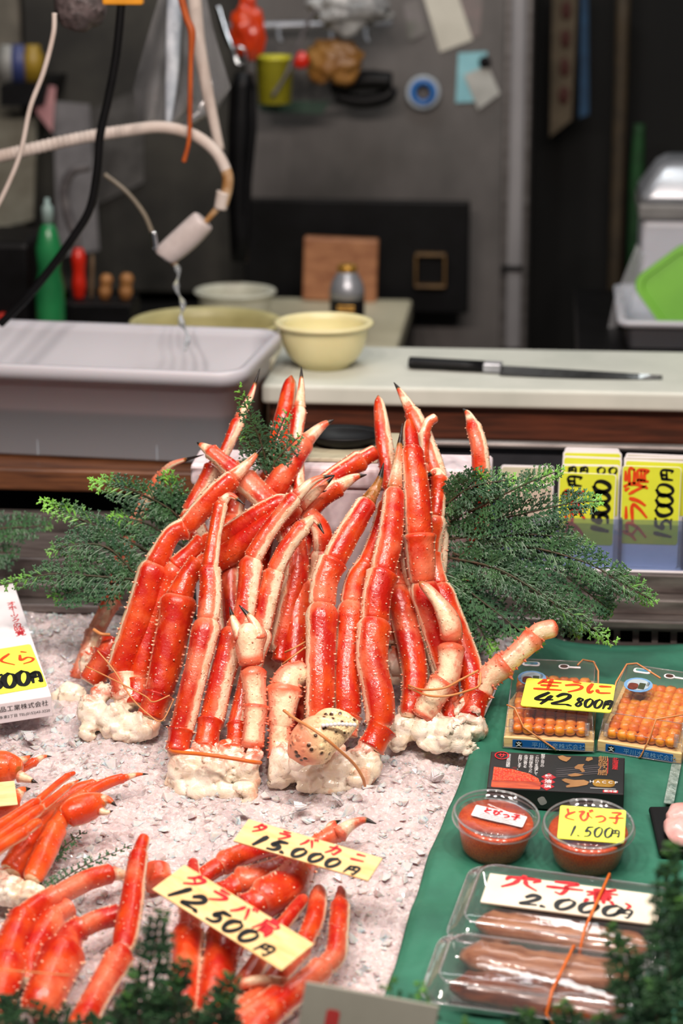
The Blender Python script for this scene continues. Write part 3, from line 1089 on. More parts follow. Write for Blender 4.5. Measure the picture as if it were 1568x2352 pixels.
t = T('red_net_bag', 'shiny orange red plastic bag hanging on the tool rail', 'bag', P(572, 70, 4.75))
blob('bag_body', None, None, 570, 72, 40, 62, 4.75, M_orred, amp=.22, parent=t, seed=1)
blob('bag_neck', None, None, 568, 5, 18, 34, 4.75, M_orred, amp=.3, parent=t, seed=2)
# yellow cup holder
cc = P(630, 182, 4.82)
t = T('yellow_pot', 'yellow plastic pot hanging on the tool rail', 'pot', (cc.x, cc.y, P(630, 236, 4.82).z))
m = m_per_px(cc)
lathe('pot_wall', [(0, 0), (38 * m, 0), (44 * m, 100 * m), (47 * m, 100 * m), (47 * m, 106 * m), (40 * m, 106 * m), (35 * m, 5 * m), (0, 5 * m)], M_yelpl, t, 28)
blob('brown_paper_bag', 'crumpled golden brown paper bag beside the yellow pot', 'paper bag', 768, 142, 62, 52, 4.84, M_brown, 26, .35, seed=3)
blob('grey_plastic_bag', 'crumpled clear grey plastic bag at the top of the tool rail', 'plastic bag', 800, 22, 86, 48, 4.8, M_greybag, 30, .45, seed=4)
blob('red_pepper_toy', 'small bright red ball shaped thing on the tool rail', 'ball', 690, 138, 20, 20, 4.78, M_redpl, 12, .1, seed=5).name = 'red_ball'
tube_o = tube('white_whisk_stick', [P(625, 222, 4.77), P(660, 165, 4.77), P(705, 55, 4.77), P(730, 20, 4.77)], .0042, M_greyplastic, None, 8)
tag(tube_o, 'pale thin stick crossing in front of the yellow pot', 'stick')
t = T('tool_rail', 'dim rail of hanging kitchen tools along the refrigerator', 'rail', P(700, 40, 4.93))
tube('rail_bar', [P(520, 62, 4.93), P(900, 52, 4.93)], .008, M_silver, t, 8)
for q in (560, 640, 760, 840):
    tube('hook', [P(q, 60, 4.93), P(q, 84, 4.90), P(q + 6, 96, 4.89)], .004, M_silver, t, 6)
note('green_strap', 'dark green sheet edge below the yellow pot', 'sheet', ((590, 235), (760, 232), (740, 262), (600, 258)), 4.9, plain('deep_green', (40, 72, 56), (26, 48, 38), 0.6), .012)

# black apron
t = T('black_apron', 'black rubber apron hanging on a hook in the middle', 'apron', P(560, 350, 4.55))
vs, fs = [], []
rows = ((168, 545, 576), (200, 528, 588), (300, 522, 590), (420, 528, 578), (540, 540, 574), (600, 545, 566))
for j, (py, xa_, xb_) in enumerate(rows):
    for i in range(9):
        q = i / 8
        vs.append(P(xa_ + (xb_ - xa_) * q, py, 4.55 + 0.014 * math.sin(q * 9 + j * .4)))
for j in range(len(rows) - 1):
    for i in range(8):
        a = j * 9 + i
        fs.append((a, a + 1, a + 10, a + 9))
o = mo('apron_sheet', vs, fs, M_blackrub, t, world=True)
o.modifiers.new('thickness', 'SOLIDIFY').thickness = 0.012
lathe_c = P(551, 128, 4.55)
tube('apron_ring', [lathe_c + V((.012 * math.cos(a), 0, .016 * math.sin(a))) for a in [i * .7 for i in range(10)]], .003, M_chrome, t, 6)
tube('neck_chain', [P(500, 14, 4.6), P(516, 70, 4.58), P(532, 110, 4.56), P(548, 150, 4.55)], [.006, .008, .005, .004], M_chrome, t, 6)

# hanging cloth strip (noren) and dim things to the right of the fridge
yR = 5.3
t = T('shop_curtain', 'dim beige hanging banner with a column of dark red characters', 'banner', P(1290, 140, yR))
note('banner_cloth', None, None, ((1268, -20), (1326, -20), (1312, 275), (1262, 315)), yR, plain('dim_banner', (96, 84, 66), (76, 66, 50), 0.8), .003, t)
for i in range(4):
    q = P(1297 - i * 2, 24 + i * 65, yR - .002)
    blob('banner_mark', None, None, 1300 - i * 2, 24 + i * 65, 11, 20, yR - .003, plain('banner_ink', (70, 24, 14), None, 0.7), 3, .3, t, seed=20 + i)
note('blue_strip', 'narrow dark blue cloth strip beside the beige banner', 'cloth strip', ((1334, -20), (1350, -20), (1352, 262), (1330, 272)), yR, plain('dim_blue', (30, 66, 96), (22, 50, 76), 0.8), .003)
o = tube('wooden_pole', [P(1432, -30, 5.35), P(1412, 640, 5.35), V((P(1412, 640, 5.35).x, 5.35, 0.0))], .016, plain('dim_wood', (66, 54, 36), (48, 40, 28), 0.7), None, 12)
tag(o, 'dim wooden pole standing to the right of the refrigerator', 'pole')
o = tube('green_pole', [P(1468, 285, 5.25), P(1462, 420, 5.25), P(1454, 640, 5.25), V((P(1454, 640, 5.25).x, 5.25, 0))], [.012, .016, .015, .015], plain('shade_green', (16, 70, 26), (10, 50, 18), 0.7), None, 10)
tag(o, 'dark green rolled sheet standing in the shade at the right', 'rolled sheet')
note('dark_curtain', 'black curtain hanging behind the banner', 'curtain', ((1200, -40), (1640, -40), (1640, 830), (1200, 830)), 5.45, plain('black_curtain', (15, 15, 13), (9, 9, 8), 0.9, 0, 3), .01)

# stacked white boxes at the right, on a stand
tbl = T('side_table', 'dark side table carrying the white boxes on the right', 'table', (P(1500, 800, 4.3).x, 4.4, 0))
zs = P(1500, 806, 4.15).z
box('table_top', -.14, .6, -.32, .32, zs - .03, zs, M_black, tbl, .003)
for sx in (-.12, .52):
    for sy in (-.28, .24):
        box('leg', sx, sx + .04, sy, sy + .04, 0, zs - .03, M_black, tbl, .002)


def tray(name, label, cat, x0, x1, ya_, yb_, z0, z1, mat, flare=0.008, wall=0.006):
    ls = [rrect(x0 + flare, x1 - flare, ya_ + flare, yb_ - flare, .018, z0), rrect(x0, x1, ya_, yb_, .02, z1 - .01), rrect(x0 - .008, x1 + .008, ya_ - .008, yb_ + .008, .024, z1 - .01),
          rrect(x0 - .008, x1 + .008, ya_ - .008, yb_ + .008, .024, z1), rrect(x0 + wall, x1 - wall, ya_ + wall, yb_ - wall, .016, z1), rrect(x0 + flare + wall, x1 - flare - wall, ya_ + flare + wall, yb_ - flare - wall, .012, z0 + wall)]
    c = V(((x0 + x1) / 2, (ya_ + yb_) / 2, z0))
    ls = [[v - c for v in l] for l in ls]
    o = loops(name, ls, mat, None, True, True)
    o.location = c
    tag(o, label, cat)
    return o


xq = P(1428, 770, 4.15).x
tray('white_crate', 'open white plastic crate with a bright green lid standing in it', 'crate', xq, xq + .42, 4.16, 4.5, zs + .001, P(1500, 740, 4.15).z, M_tub)
# green lid leaning in the crate
a = P(1545, 655, 4.22)
m = m_per_px(a)
o = loops('green_cover', [[V((v.x, 0.0, v.y)) for v in rrect(-85 * m, 85 * m, -80 * m, 80 * m, 34 * m, 0)], [V((v.x, -.006, v.y)) for v in rrect(-83 * m, 83 * m, -78 * m, 78 * m, 34 * m, 0)], [V((v.x, -.006, v.y)) for v in rrect(-70 * m, 70 * m, -65 * m, 65 * m, 28 * m, 0)], [V((v.x, -.002, v.y)) for v in rrect(-68 * m, 68 * m, -63 * m, 63 * m, 28 * m, 0)]], M_greenpl, None, True, True, False)
o.location = P(1560, 662, 4.22)
o.rotation_euler = (math.radians(-14), math.radians(-38), 0)
tag(o, 'bright green plastic lid leaning in the white crate', 'lid')
xq = P(1468, 620, 4.55).x
zq = P(1500, 760, 4.55).z
bx = T('white_box', 'tall white box behind the bright green lid', 'box', (xq + .2, 4.6, zs))
box('box_body', -.2, .2, -.1, .1, .001, P(1500, 505, 4.5).z - zs, M_tub, bx, .012, 3)
box('box_lid', -.207, .207, -.107, .107, P(1500, 505, 4.5).z - zs, P(1500, 468, 4.5).z - zs, plain('grey_lid', (120, 118, 116), None, 0.5), bx, .006)
xs = P(1470, 440, 4.5).x
ls = [rrect(xs, xs + .42, 4.5, 4.72, .02, P(1500, 466, 4.5).z), rrect(xs + .004, xs + .42, 4.5, 4.72, .02, P(1500, 452, 4.5).z), rrect(xs + .035, xs + .38, 4.53, 4.69, .02, P(1500, 392, 4.5).z), rrect(xs + .05, xs + .37, 4.54, 4.68, .02, P(1500, 380, 4.5).z)]
c = V((xs + .2, 4.6, P(1500, 466, 4.5).z + .002))
o = loops('silver_cover', [[v - c for v in l] for l in ls], M_silver, None, True, True)
o.location = c
tag(o, 'shiny sloped silver lid on top of the tall white box', 'lid')
note('plastic_sheet', 'limp clear plastic sheet hanging left of the white crate', 'plastic sheet', ((1462, 560), (1482, 590), (1440, 730), (1392, 770), (1410, 690)), 4.34, M_bag, .002)

# ------------------------------------------------------------------ left side of the kitchen
st(box('wall_pillar', P(-260, 200, 5.1).x, P(52, 200, 5.1).x, 5.1, 5.2, 0.72, 2.5, plain('dim_pillar', (118, 112, 100), (92, 88, 78), 0.6), bev=.004))
note('wall_paper', 'grimy white board standing at the back left', 'board', ((-60, 240), (84, 270), (76, 505), (-60, 540)), 4.98, plain('grimy_white', (136, 134, 120), (112, 108, 94), 0.6), .02)
note('hanging_sheet', 'grey paper sheet hanging behind the green bottle', 'paper sheet', ((122, 232), (205, 240), (228, 575), (132, 590)), 4.92, plain('grey_sheet', (122, 120, 122), (98, 96, 98), 0.6), .004)
note('pink_paper', 'faded pink paper pinned at the left', 'paper', ((86, 192), (128, 200), (120, 305), (84, 260)), 4.9, M_pinkpaper, .004)
note('pale_screen', 'pale sheet hanging behind the clear plastic bag', 'screen', ((190, 260), (330, 200), (330, 420), (222, 470)), 5.068, plain('dim_panel', (84, 82, 80), (52, 50, 48), 0.6), .01)
t = T('black_shelf', 'dark shelf with small jars at the upper left', 'shelf', P(60, 190, 4.9))
note('shelf_board', None, None, ((0, 195), (110, 190), (100, 240), (0, 245)), 4.88, M_blackrub, .2, t)
for i, (px, c_) in enumerate(((20, (150, 150, 146)), (46, (60, 70, 120)), (78, (160, 130, 40)))):
    q = P(px, 205, 4.95)
    o = lathe('spice_jar', [(0, 0), (.022, 0), (.024, .05), (.016, .062), (.016, .072), (0, .072)], plain('jar_%d' % i, c_, None, 0.4), None, 16)
    o.location = V((q.x, 4.95, P(px, 193, 4.88).z))
    tag(o, ('grey jar at the left end of the dark shelf', 'blue jar in the middle of the dark shelf', 'mustard yellow jar at the right end of the dark shelf')[i], 'jar', 'jars on the dark shelf')
o = blob('hanging_colander', 'dark speckled plastic basket hanging at the upper left', 'basket', 185, 8, 62, 64, 3.7, plain('speckled', (104, 92, 92), (44, 38, 38), 0.3, 0, 60, 0.8, 0.006), 40, .08, seed=9)
o.name = 'plastic_basket'
# green detergent bottle
q = P(114, 640, 4.28)
m = m_per_px(q)
t = T('detergent_bottle', 'green squeeze bottle with a pale cap at the left', 'bottle', (q.x, 4.28, .7205))
H = P(112, 455, 4.28).z - .7205
lathe('bottle_body', [(0, 0), (32 * m, 0), (34 * m, .01), (34 * m, H * .5), (26 * m, H * .6), (30 * m, H * .72), (20 * m, H * .82), (12 * m, H * .86), (0, H * .86)], M_bottle, t, 28)
lathe('bottle_cap', [(0, H * .86), (14 * m, H * .86), (13 * m, H * .95), (6 * m, H * .97), (5 * m, H), (0, H)], plain('pale_cap', (150, 172, 168), None, 0.4), t, 20)
# knife block with handles
q0, q1 = P(150, 700, 4.35), P(305, 700, 4.35)
kb = T('knife_block', 'black knife block standing behind the white tub', 'knife block', ((q0.x + q1.x) / 2, 4.38, .7205))
hw = (q1.x - q0.x) / 2
box('block_body', -hw, hw, -.05, .05, 0, P(230, 692, 4.35).z - .7205, M_blackrub, kb, .005)
ztop = P(230, 692, 4.35).z + .0005


def handle_knife(label, px0, px1, pyt, mat, w, px_top=None):
    """a knife or brush standing in the block"""
    a, b = P(px0, 700, 4.38), P(px1, pyt, 4.38)
    a = V((a.x, 4.38, ztop))
    t = T('kitchen_tool', label, 'kitchen tool', a)
    m = m_per_px(a)
    L_ = [a + (b - a) * s for s in (0, .25, .5, .8, 1)]
    tube('handle', L_, [w * m * .75, w * m, w * m * .85, w * m, w * m * .6], mat, t, 10)
    return t


M_hwood = plain('handle_wood', (176, 124, 72), (150, 98, 52), 0.5, 0, 20)
handle_knife('short wooden handle standing left in the black knife block', 240, 246, 630, M_hwood, 15)
handle_knife('short wooden handle standing right in the black knife block', 288, 292, 628, M_hwood, 16)
handle_knife('red handled brush standing in the black knife block', 182, 180, 570, M_redpl, 17)
handle_knife('thin brown stick standing beside the red brush', 210, 212, 585, plain('dim_stick', (104, 84, 62), None, 0.6), 6)
o = box('small_red_switch', -.006, .006, -.01, .01, 0, .018, M_redpl, None, .003)
o.location = V((P(5, 735, 4.3).x, 4.3, P(5, 742, 4.3).z))
ob = box('dark_machine', P(-60, 700, 4.3).x, P(66, 700, 4.3).x, 4.31, 4.5, .7205, P(60, 560, 4.3).z, M_blackrub, None, .01)
tag(ob, 'dark machine at the far left behind the tub', 'machine')
tag(o, 'small orange red switch on the dark machine', 'switch')
o.parent = None

# hoses, cables
def line(name, label, cat, pts, r, mat, n=10, Y=4.0):
    pp = [P(p[0], p[1], p[2] if len(p) > 2 else Y) for p in pts]
    m = m_per_px(pp[0])
    o = tube(name, pp, [x * m for x in r] if isinstance(r, (list, tuple)) else r * m, mat, None, n, 14 * (len(pts) - 1))
    tag(o, label, cat)
    return o


yH = 3.72
hz = T('shower_hose', 'white ribbed hose arching in from the left to the spray head', 'hose', P(260, 330, yH))
pts = [(-40, 368), (60, 345), (180, 318), (290, 300), (370, 292), (440, 308), (492, 345), (520, 395), (522, 430), (512, 470)]
pp = [V(q) for q in catmull([tuple(P(x, y, yH)) for x, y in pts], 260)]
m = m_per_px(pp[0])
rd = [(14.5 + (1.2 if i % 3 == 0 else -0.6)) * m * (1 - 0.12 * i / 260) for i in range(261)]
vs, fs = tube_geo(pp[:200], rd[:200], 12)
mo('ribbed_hose', vs, fs, M_hose, hz, world=True)
vs, fs = tube_geo(pp[199:], rd[199:], 12)
mo('stained_hose_end', vs, fs, M_dirtyhose, hz, world=True)
tube('coupling', [P(514, 440, yH), P(506, 480, yH)], [17 * m, 15 * m], M_hose, hz, 12)
tube('hose_nipple', [P(500, 478, yH), P(470, 512, yH)], [8 * m, 6 * m], M_dirtyhose, hz, 8)
sp_ = T('spray_head', 'white cone shaped spray nozzle with water running out', 'spray nozzle', P(420, 545, yH))
tube('nozzle_body', [P(468, 506, yH), P(462, 512, yH), P(425, 548, yH), P(385, 582, yH), P(378, 590, yH)], [24 * m, 29 * m, 31 * m, 28 * m, 22 * m], plain('nozzle_white', (206, 194, 192), (184, 172, 168), 0.4), sp_, 18)
tube('nozzle_tip', [P(392, 580, yH), P(402, 608, yH)], [17 * m, 7 * m], M_dirtyhose, sp_, 12)
tube('side_valve', [P(352, 532, yH), P(358, 572, yH)], [7 * m, 8 * m], M_chrome, sp_, 10)
wpts = [P(402 + 28 * q + 5 * math.sin(q * 17), 606 + 200 * q, yH - .1 * q) for q in [i / 16 for i in range(17)]]
o = tube('water_stream', wpts, [(5.0 + 3 * math.sin(i * 1.9)) * m for i in range(17)], M_water, None, 8, 90)
tag(o, 'thin twisting water stream falling from the nozzle into the tub', 'water', None, 'stuff')
line('white_pipe', 'straight white hose hanging down to the arched hose', 'hose', ((445, -20), (455, 90), (478, 220), (505, 345)), [17, 16, 14, 11], M_hose, 12, 3.78)
line('black_cable', 'thick black cable hanging across the left of the kitchen', 'cable', ((281, -20), (268, 120), (248, 230), (230, 310), (222, 400), (206, 480), (168, 545), (110, 625), (60, 685), (0, 745)), 10, M_blackrub, 10, 3.6)
line('beige_wire', 'thin beige cord hanging at the far left', 'cord', ((125, 30), (122, 80), (100, 165), (70, 245), (52, 330), (35, 385), (0, 462), (-30, 510)), 6, M_hose, 8, 3.5)
line('orange_string', 'orange cord hanging in front of the clear bag', 'cord', ((412, -20), (428, 40), (440, 75), (438, 140), (436, 240), (434, 320), (422, 372)), [9, 8, 9, 6, 6, 5, 6], M_orcord, 8, 3.7)
line('grey_tap', 'grey curved tap standing behind the tub', 'tap', ((172, 690, 4.4), (176, 560), (158, 500), (148, 440), (165, 395), (205, 382)), 11, M_greyplastic, 10, 4.4)
line('thin_pipe', 'thin stained pipe leading down to the nozzle', 'pipe', ((240, 400), (290, 440), (330, 490), (352, 540)), 5.5, plain('dim_pipe', (126, 116, 100), None, 0.4), 8, 3.74)
o = box('orange_clip', -.03, .03, -.01, .01, -.008, .012, plain('amber', (226, 150, 26), None, 0.4), None, .003)
o.location = P(283, -2, 3.6)
tag(o, 'orange clip holding the top of the black cable', 'clip')

# clear plastic bag
t = T('clear_bag', 'clear pointed plastic bag hanging with a bright streak', 'bag', P(415, 130, 3.9))
vs, fs = [], []
rows = ((-30, 372, 470), (60, 345, 488), (130, 325, 508), (200, 306, 530), (250, 312, 500), (285, 322, 440))
for j, (py, a_, b_) in enumerate(rows):
    for i in range(19):
        q = i / 18
        vs.append(P(a_ + (b_ - a_) * q, py + 10 * math.sin(q * 3), 3.9 - .05 * math.sin(q * math.pi) + .016 * math.sin(q * 16 + j * .6)))
for j in range(len(rows) - 1):
    for i in range(18):
        a = j * 19 + i
        fs.append((a, a + 1, a + 20, a + 19))
mo('bag_film', vs, fs, M_bag, t, world=True)
tube('folded_seam', [P(402, -20, 3.84), P(398, 80, 3.84), P(394, 180, 3.84), P(386, 285, 3.84)], [.013, .013, .011, .005], plain('bag_seam', (226, 232, 240), (170, 180, 192), 0.15), t, 8)

# ------------------------------------------------------------------ white foam box the crab legs lean on, dish behind it
a, b = P(436, 1062, 3.05), P(1128, 1092, 3.05)
fb = T('foam_box', 'white foam box standing on the ice behind the crab legs', 'foam box', (0, 3.05, 0))
zt = 0.883
box('box_body', a.x + .004, b.x - .004, .004, .080, .635, zt - .03, M_styro, fb, .006, 3)
box('box_lid', a.x, b.x, 0, .084, zt - .03, zt, M_styro, fb, .006, 3)
o = box('cream_slab', P(652, 1056, 3.08).x, P(905, 1056, 3.08).x, 3.072, 3.215, .8835, .8895, M_creamboard, None, .002)
tag(o, 'cream slab on top of the foam box under a black dish', 'slab')
c = PZ(785, 1024, .892)
dish = T('black_dish', 'shallow black oval dish on top of the foam box', 'dish', V((c.x, 3.145, .890)))
m = m_per_px(c)
o = lathe('dish_body', [(0, 0), (60 * m, 0), (80 * m, .008), (92 * m, .014), (92 * m, .017), (80 * m, .012), (58 * m, .004), (0, .004)], M_blackrub, dish, 40)
o.scale = (1, .78, 1)

# ------------------------------------------------------------------ crab anatomy
WIDE = 1.17
CF = V((-SY * CP, CY * CP, -SP))  # only used to choose which side of a shell shows its pale flank


def gauss(x, s):
    return math.exp(-(x / s) ** 2)


def shell(name, nodes, parent, mat, kind='seg', pale=(50, 34), spine=1.0, seed=0, flat=0.86, N0=None, big=1.0, burnt=0.0, cream_ends=True):
    """one shell segment along nodes [(Vector, radius)], kind: seg / tip / blunt"""
    rnd = random.Random(seed * 131 + int(abs(nodes[0][0].x) * 9999))
    n = 26 if kind == 'seg' else 20
    sm_ = catmull([(p.x, p.y, p.z, r) for p, r in nodes], n)
    L = sum((V(sm_[i + 1][:3]) - V(sm_[i][:3])).length for i in range(n))
    M = 22
    vs, fs, pa, da, en = [], [], [], [], []
    fr = []
    face = N0 or -CF
    for i in range(n + 1):
        p = V(sm_[i][:3])
        t = V(sm_[min(i + 1, n)][:3]) - V(sm_[max(i - 1, 0)][:3])
        t.normalize()
        N = (face - t * face.dot(t))
        N = N.normalized() if N.length > .15 else (V((0, 0, 1)) - t * t.z).normalized()
        B = t.cross(N)
        q = i / n
        r = sm_[i][3]
        if kind == 'seg':
            r *= 1 + .06 * gauss(q, .12) + .17 * gauss(q - .97, .13) - .05 * gauss(q - .5, .2)
            r *= min(1, .70 + q * 5) * math.sqrt(max(.30, min(1, .30 + (1 - q) * 11)))
        elif kind == 'tip':
            r = nodes[0][1] * (1 - .94 * q ** 1.15) * (1 + .12 * gauss(q, .1)) * min(1, .6 + q * 8)
        else:
            r *= (1 + .08 * gauss(q, .1)) * min(1, .6 + q * 8) * math.sqrt(max(0.02, 1 - max(0, (q - .86) / .14) ** 2))
        fr.append((p, t, N, B, r))
        for k in range(M):
            a = 2 * math.pi * k / M
            sx_, cx_ = math.sin(a), math.cos(a)
            adg = abs((math.degrees(a) + 180) % 360 - 180)
            rr_ = r * (.97 + .04 * math.cos(3 * a + 1) + .09 * gauss(adg - 98, 15) + .06 * noise.noise(p * 38 + V((sx_ * .8, cx_ * .8, seed))) + .03 * noise.noise(p * 120 + V((sx_, cx_, seed))))
            vs.append(p + N * (cx_ * rr_ * flat) + B * (sx_ * rr_))
            dd = abs((math.degrees(a) - pale[0] + 180) % 360 - 180)
            v = max(0.0, 1 - dd / max(pale[1] * 2, 1e-3)) if pale[1] > 0 else 0
            if kind == 'seg' and cream_ends: v = max(v, .75 * gauss(q, .03), .62 * gauss(q - 1, .035))
            if kind == 'tip': v = max(v, .62 * gauss(q - .3, .3))
            ad = abs((math.degrees(a) + 180) % 360 - 180)
            if kind != 'blunt' or pale[1] < 100: v = max(v, .58 * gauss(ad - 96, 13))
            pa.append(v)
            d = 0.0
            if kind == 'tip': d = sm(.62, .80, q) + burnt * .7
            elif kind == 'blunt': d = .45 * sm(.8, 1, q)
            da.append(d)
            en.append(max(gauss(q, .16), gauss(q - 1, .14)))
    for i in range(n):
        for k in range(M):
            fs.append((i * M + k, i * M + (k + 1) % M, (i + 1) * M + (k + 1) % M, (i + 1) * M + k))
    fs.append(tuple(range(M - 1, -1, -1)))
    fs.append(tuple(range(n * M, n * M + M)))

    def cone(c, dr, ax, h, w, tipdark):
        b = len(vs)
        s = ax.cross(dr)
        for k in range(6):
            a = k * math.pi / 3
            vs.append(c - dr * w * .35 + (ax * math.cos(a) + s * math.sin(a)) * w)
            pa.append(.3); da.append(0)
        for k in range(6):
            a = k * math.pi / 3
            vs.append(c + dr * h * .5 + (ax * math.cos(a) + s * math.sin(a)) * w * .55)
            pa.append(.62); da.append(0)
        vs.append(c + dr * h + ax * h * .15)
        pa.append(1.0); da.append(.85 if tipdark else 0)
        for k in range(6):
            fs.append((b + k, b + (k + 1) % 6, b + 6 + (k + 1) % 6, b + 6 + k))
            fs.append((b + 6 + k, b + 6 + (k + 1) % 6, b + 12))

    if spine > 0:
        q_end = .97 if kind == 'seg' else .55
        step = .0095 / spine * max(1, big) ** .8
        for base, jit in ((78, 9), (-78, 9), (112, 14), (-112, 14), (28, 26), (-28, 26)):
            s = rnd.uniform(.1, .9) * step
            while s < L * q_end:
                i = min(n, max(0, int(s / L * n)))
                p, t, N, B, r = fr[i]
                a = math.radians(base + rnd.uniform(-jit, jit))
                dr = (N * math.cos(a) + B * math.sin(a)).normalized()
                c = p + N * (math.cos(a) * r * flat) + B * (math.sin(a) * r)
                side = abs(base) > 60
                h = r * big * (rnd.uniform(.10, .21) if side else rnd.uniform(.05, .11))
                cone(c, dr, t, h, h * (.5 if side else .75), rnd.random() < .22)
                s += step * (1 if side else 2.2) * rnd.uniform(.7, 1.5)
    return mo(name, vs, fs, mat, parent, {'pale': pa, 'dark': da, 'ends': en + [0.5] * (len(vs) - len(en))}, world=True)


def parse(spec, place):
    """'px,py,r[,dy] ...' -> [(Vector, r)]"""
    out = []
    for w in spec.split():
        f = [float(x) for x in w.split(',')]
        p = place(f[0], f[1], f[3] / 1000 if len(f) > 3 else 0.0)
        out.append((p, f[2] * m_per_px(p) * WIDE))
    return out


def up(extra=0.0):
    return lambda px, py, d: P(px, py, LEAN(py) + extra + d)


def up2(extra):
    return lambda px, py, d: P(px, py, LEAN(py) + extra * sm(1050, 1560, py) + d)


def lying(h0=0.012):
    return lambda px, py, d: ICE(px, py, h0 + d)


def leg(parent, spec, place, pale=(50, 34), seed=0, mat=None, spine=1.0, name='leg', end='tip', big=1.0, burnt=0.0, N0=None):
    l = sub(name, parent)
    segs = [s.strip() for s in spec.split('|')]
    prev = None
    for i, s in enumerate(segs):
        nd = parse(s, place)
        if prev is not None: nd = [prev] + nd
        last = i == len(segs) - 1
        kind = 'seg'
        if last and end in ('tip', 'blunt'): kind = end
        nm = 'leg_segment' if kind == 'seg' else ('claw_tip' if kind == 'tip' else 'blunt_tip')
        o = shell(nm, nd, l, mat or M_king, kind, pale, spine, seed * 17 + i, big=big, burnt=burnt if kind == 'tip' else 0, N0=N0)
        if kind == 'tip': o['label'] = 'pointed dark tip'
        prev = (nd[-1][0], nd[-1][1] * .88)
        # a little overlap back into the previous segment
        prev = (prev[0] - (nd[-1][0] - nd[-2][0]).normalized() * prev[1] * .5, prev[1])
    return l


def lumps(name, parent, spec, place, mat=M_meat, disp=0.008, vox=0.0028, seed=0, world=True, flat=.8):
    """shoulder meat: merged lumps 'px,py,rx,ry,dy ...'"""
    q = off(parent) if parent else V((0, 0, 0))
    bm = bmesh.new()
    rn = random.Random(seed)
    for w in spec.split():
        f = [float(x) for x in w.split(',')]
        c = place(f[0], f[1], (f[4] if len(f) > 4 else 0) / 1000)
        m = m_per_px(c)
        g = bmesh.ops.create_icosphere(bm, subdivisions=3, radius=1)['verts']
        for v in g:
            kx = 1 + .22 * noise.noise(v.co * 1.7 + V((f[0], f[1], seed)))
            v.co = c - q + V((v.co.x * f[2] * m * kx, v.co.y * min(f[2], f[3]) * m * flat * kx, v.co.z * f[3] * m * kx))
    bm2 = bm
    me = bpy.data.meshes.new(name)
    bm2.to_mesh(me)
    bm2.free()
    o = bpy.data.objects.new(name, me)
    COL.objects.link(o)
    o.parent = parent
    r = o.modifiers.new('remesh', 'REMESH')
    r.mode = 'VOXEL'
    r.voxel_size = vox
    r.use_smooth_shade = True
    me.materials.append(mat)
    dg = bpy.context.evaluated_depsgraph_get()
    m2 = bpy.data.meshes.new_from_object(o.evaluated_get(dg))
    o.modifiers.clear()
    o.data = m2
    for v in m2.vertices:
        p = v.co + q
        n_ = 1 - abs(noise.noise(p * 42 + V((seed, 0, 0)))) * 2.2
        n2_ = noise.fractal(p * 85, 1, 2, 2)
        w_ = p * 34 + V((n2_ * .25, n_ * .12, seed))
        d_, q_ = noise.voronoi(w_)
        cv = noise.cell_vector(q_[0] * 37.7) - V((.5, .5, .5))
        tilt = max(-.7, min(.7, cv.dot(w_ - q_[0]) * 1.5))
        d2_, q2_ = noise.voronoi(p * 85)
        cv2 = noise.cell_vector(q2_[0] * 31.3) - V((.5, .5, .5))
        t2_ = max(-.6, min(.6, cv2.dot(p * 85 - q2_[0])))
        v.co += v.normal * (disp * .18 * (n_ - .4) + disp * 1.0 * tilt + disp * .35 * t2_ + disp * .25 * sm(0, .15, d_[1] - d_[0]) - disp * .15)
    zs_ = [v.co.z for v in m2.vertices]
    lo, hi = min(zs_), max(zs_)
    at = m2.attributes.new('shellred', 'FLOAT', 'POINT')
    at.data.foreach_set('value', [((z - lo) / (hi - lo)) ** 1.3 * 1.05 for z in zs_])
    m2.materials.clear()
    m2.materials.append(mat)
    m2.polygons.foreach_set('use_smooth', [True] * len(m2.polygons))
    return o


def band(label, pts, place, r=2.2, mat=None, group='rubber bands round the crab clusters'):
    nd = []
    for f in pts:
        nd.append(place(f[0], f[1], (f[2] if len(f) > 2 else 0) / 1000))
    m = m_per_px(nd[0])
    c = sum(nd, V((0, 0, 0))) / len(nd)
    o = tube('rubber_band', [p - c for p in nd], r * m, mat or M_band, None, 8, 10 * (len(nd) - 1))
    o.location = c
    tag(o, label, 'rubber band', group)
    return o


G = 'king crab clusters leaning on the foam box'
U = up()
UA, UL, UR = up2(.09), up2(.055), up2(.045)

# --- far left small cluster, behind
ca = T('king_crab_cluster', 'brownish crab leg cluster at the far left behind the cypress sprig', 'crab', UA(180, 1600, .03), group=G)
leg(ca, '176,1560,15,75 222,1445,18,100 | 260,1372,18,120 | 285,1270,14,135 | 318,1180,13,125 372,1092,12,100 | 398,1066,11,80 468,1044,8,60', UA, (20, 38), 1, M_pale, 1.1, big=1.4)
lumps('shoulder', ca, '165,1600,36,32,26 205,1520,24,34,42 135,1608,16,22,26 168,1635,26,14,24', UA, seed=1)
leg(ca, '205,1570,23,20 250,1500,27,20 | 262,1470,22,30', UA, (110, 30), 2, None, 1, end='seg')

# --- left cluster
cb_ = T('king_crab_cluster', 'crab leg cluster tied with thin bands at the left, three broad red legs', 'crab', UL(270, 1690, 0), group=G)
leg(cb_, '268,1545,22,0 290,1490,28,-4 325,1390,29,-4 356,1288,25,0 | 392,1230,19,4 430,1212,19,6 | 490,1140,23,4 540,1092,15,2 | 575,1058,11,0 603,1026,3,0', UL, (-75, 22), 3)
leg(cb_, '318,1560,22,6 350,1430,25,6 406,1294,24,8 | 470,1240,18,14 | 515,1232,20,10 590,1185,22,4 662,1145,14,0 | 700,1138,10,-2 750,1127,3,-2', UL, (-95, 24), 4)
leg(cb_, '362,1600,26,-14 388,1490,33,-16 412,1362,30,-12 | 430,1325,21,-6 460,1290,20,0 | 510,1280,24,6 600,1215,25,2 690,1158,15,-6 | 735,1122,10,-8 768,1092,3,-8', UL, (-100, 16), 5)
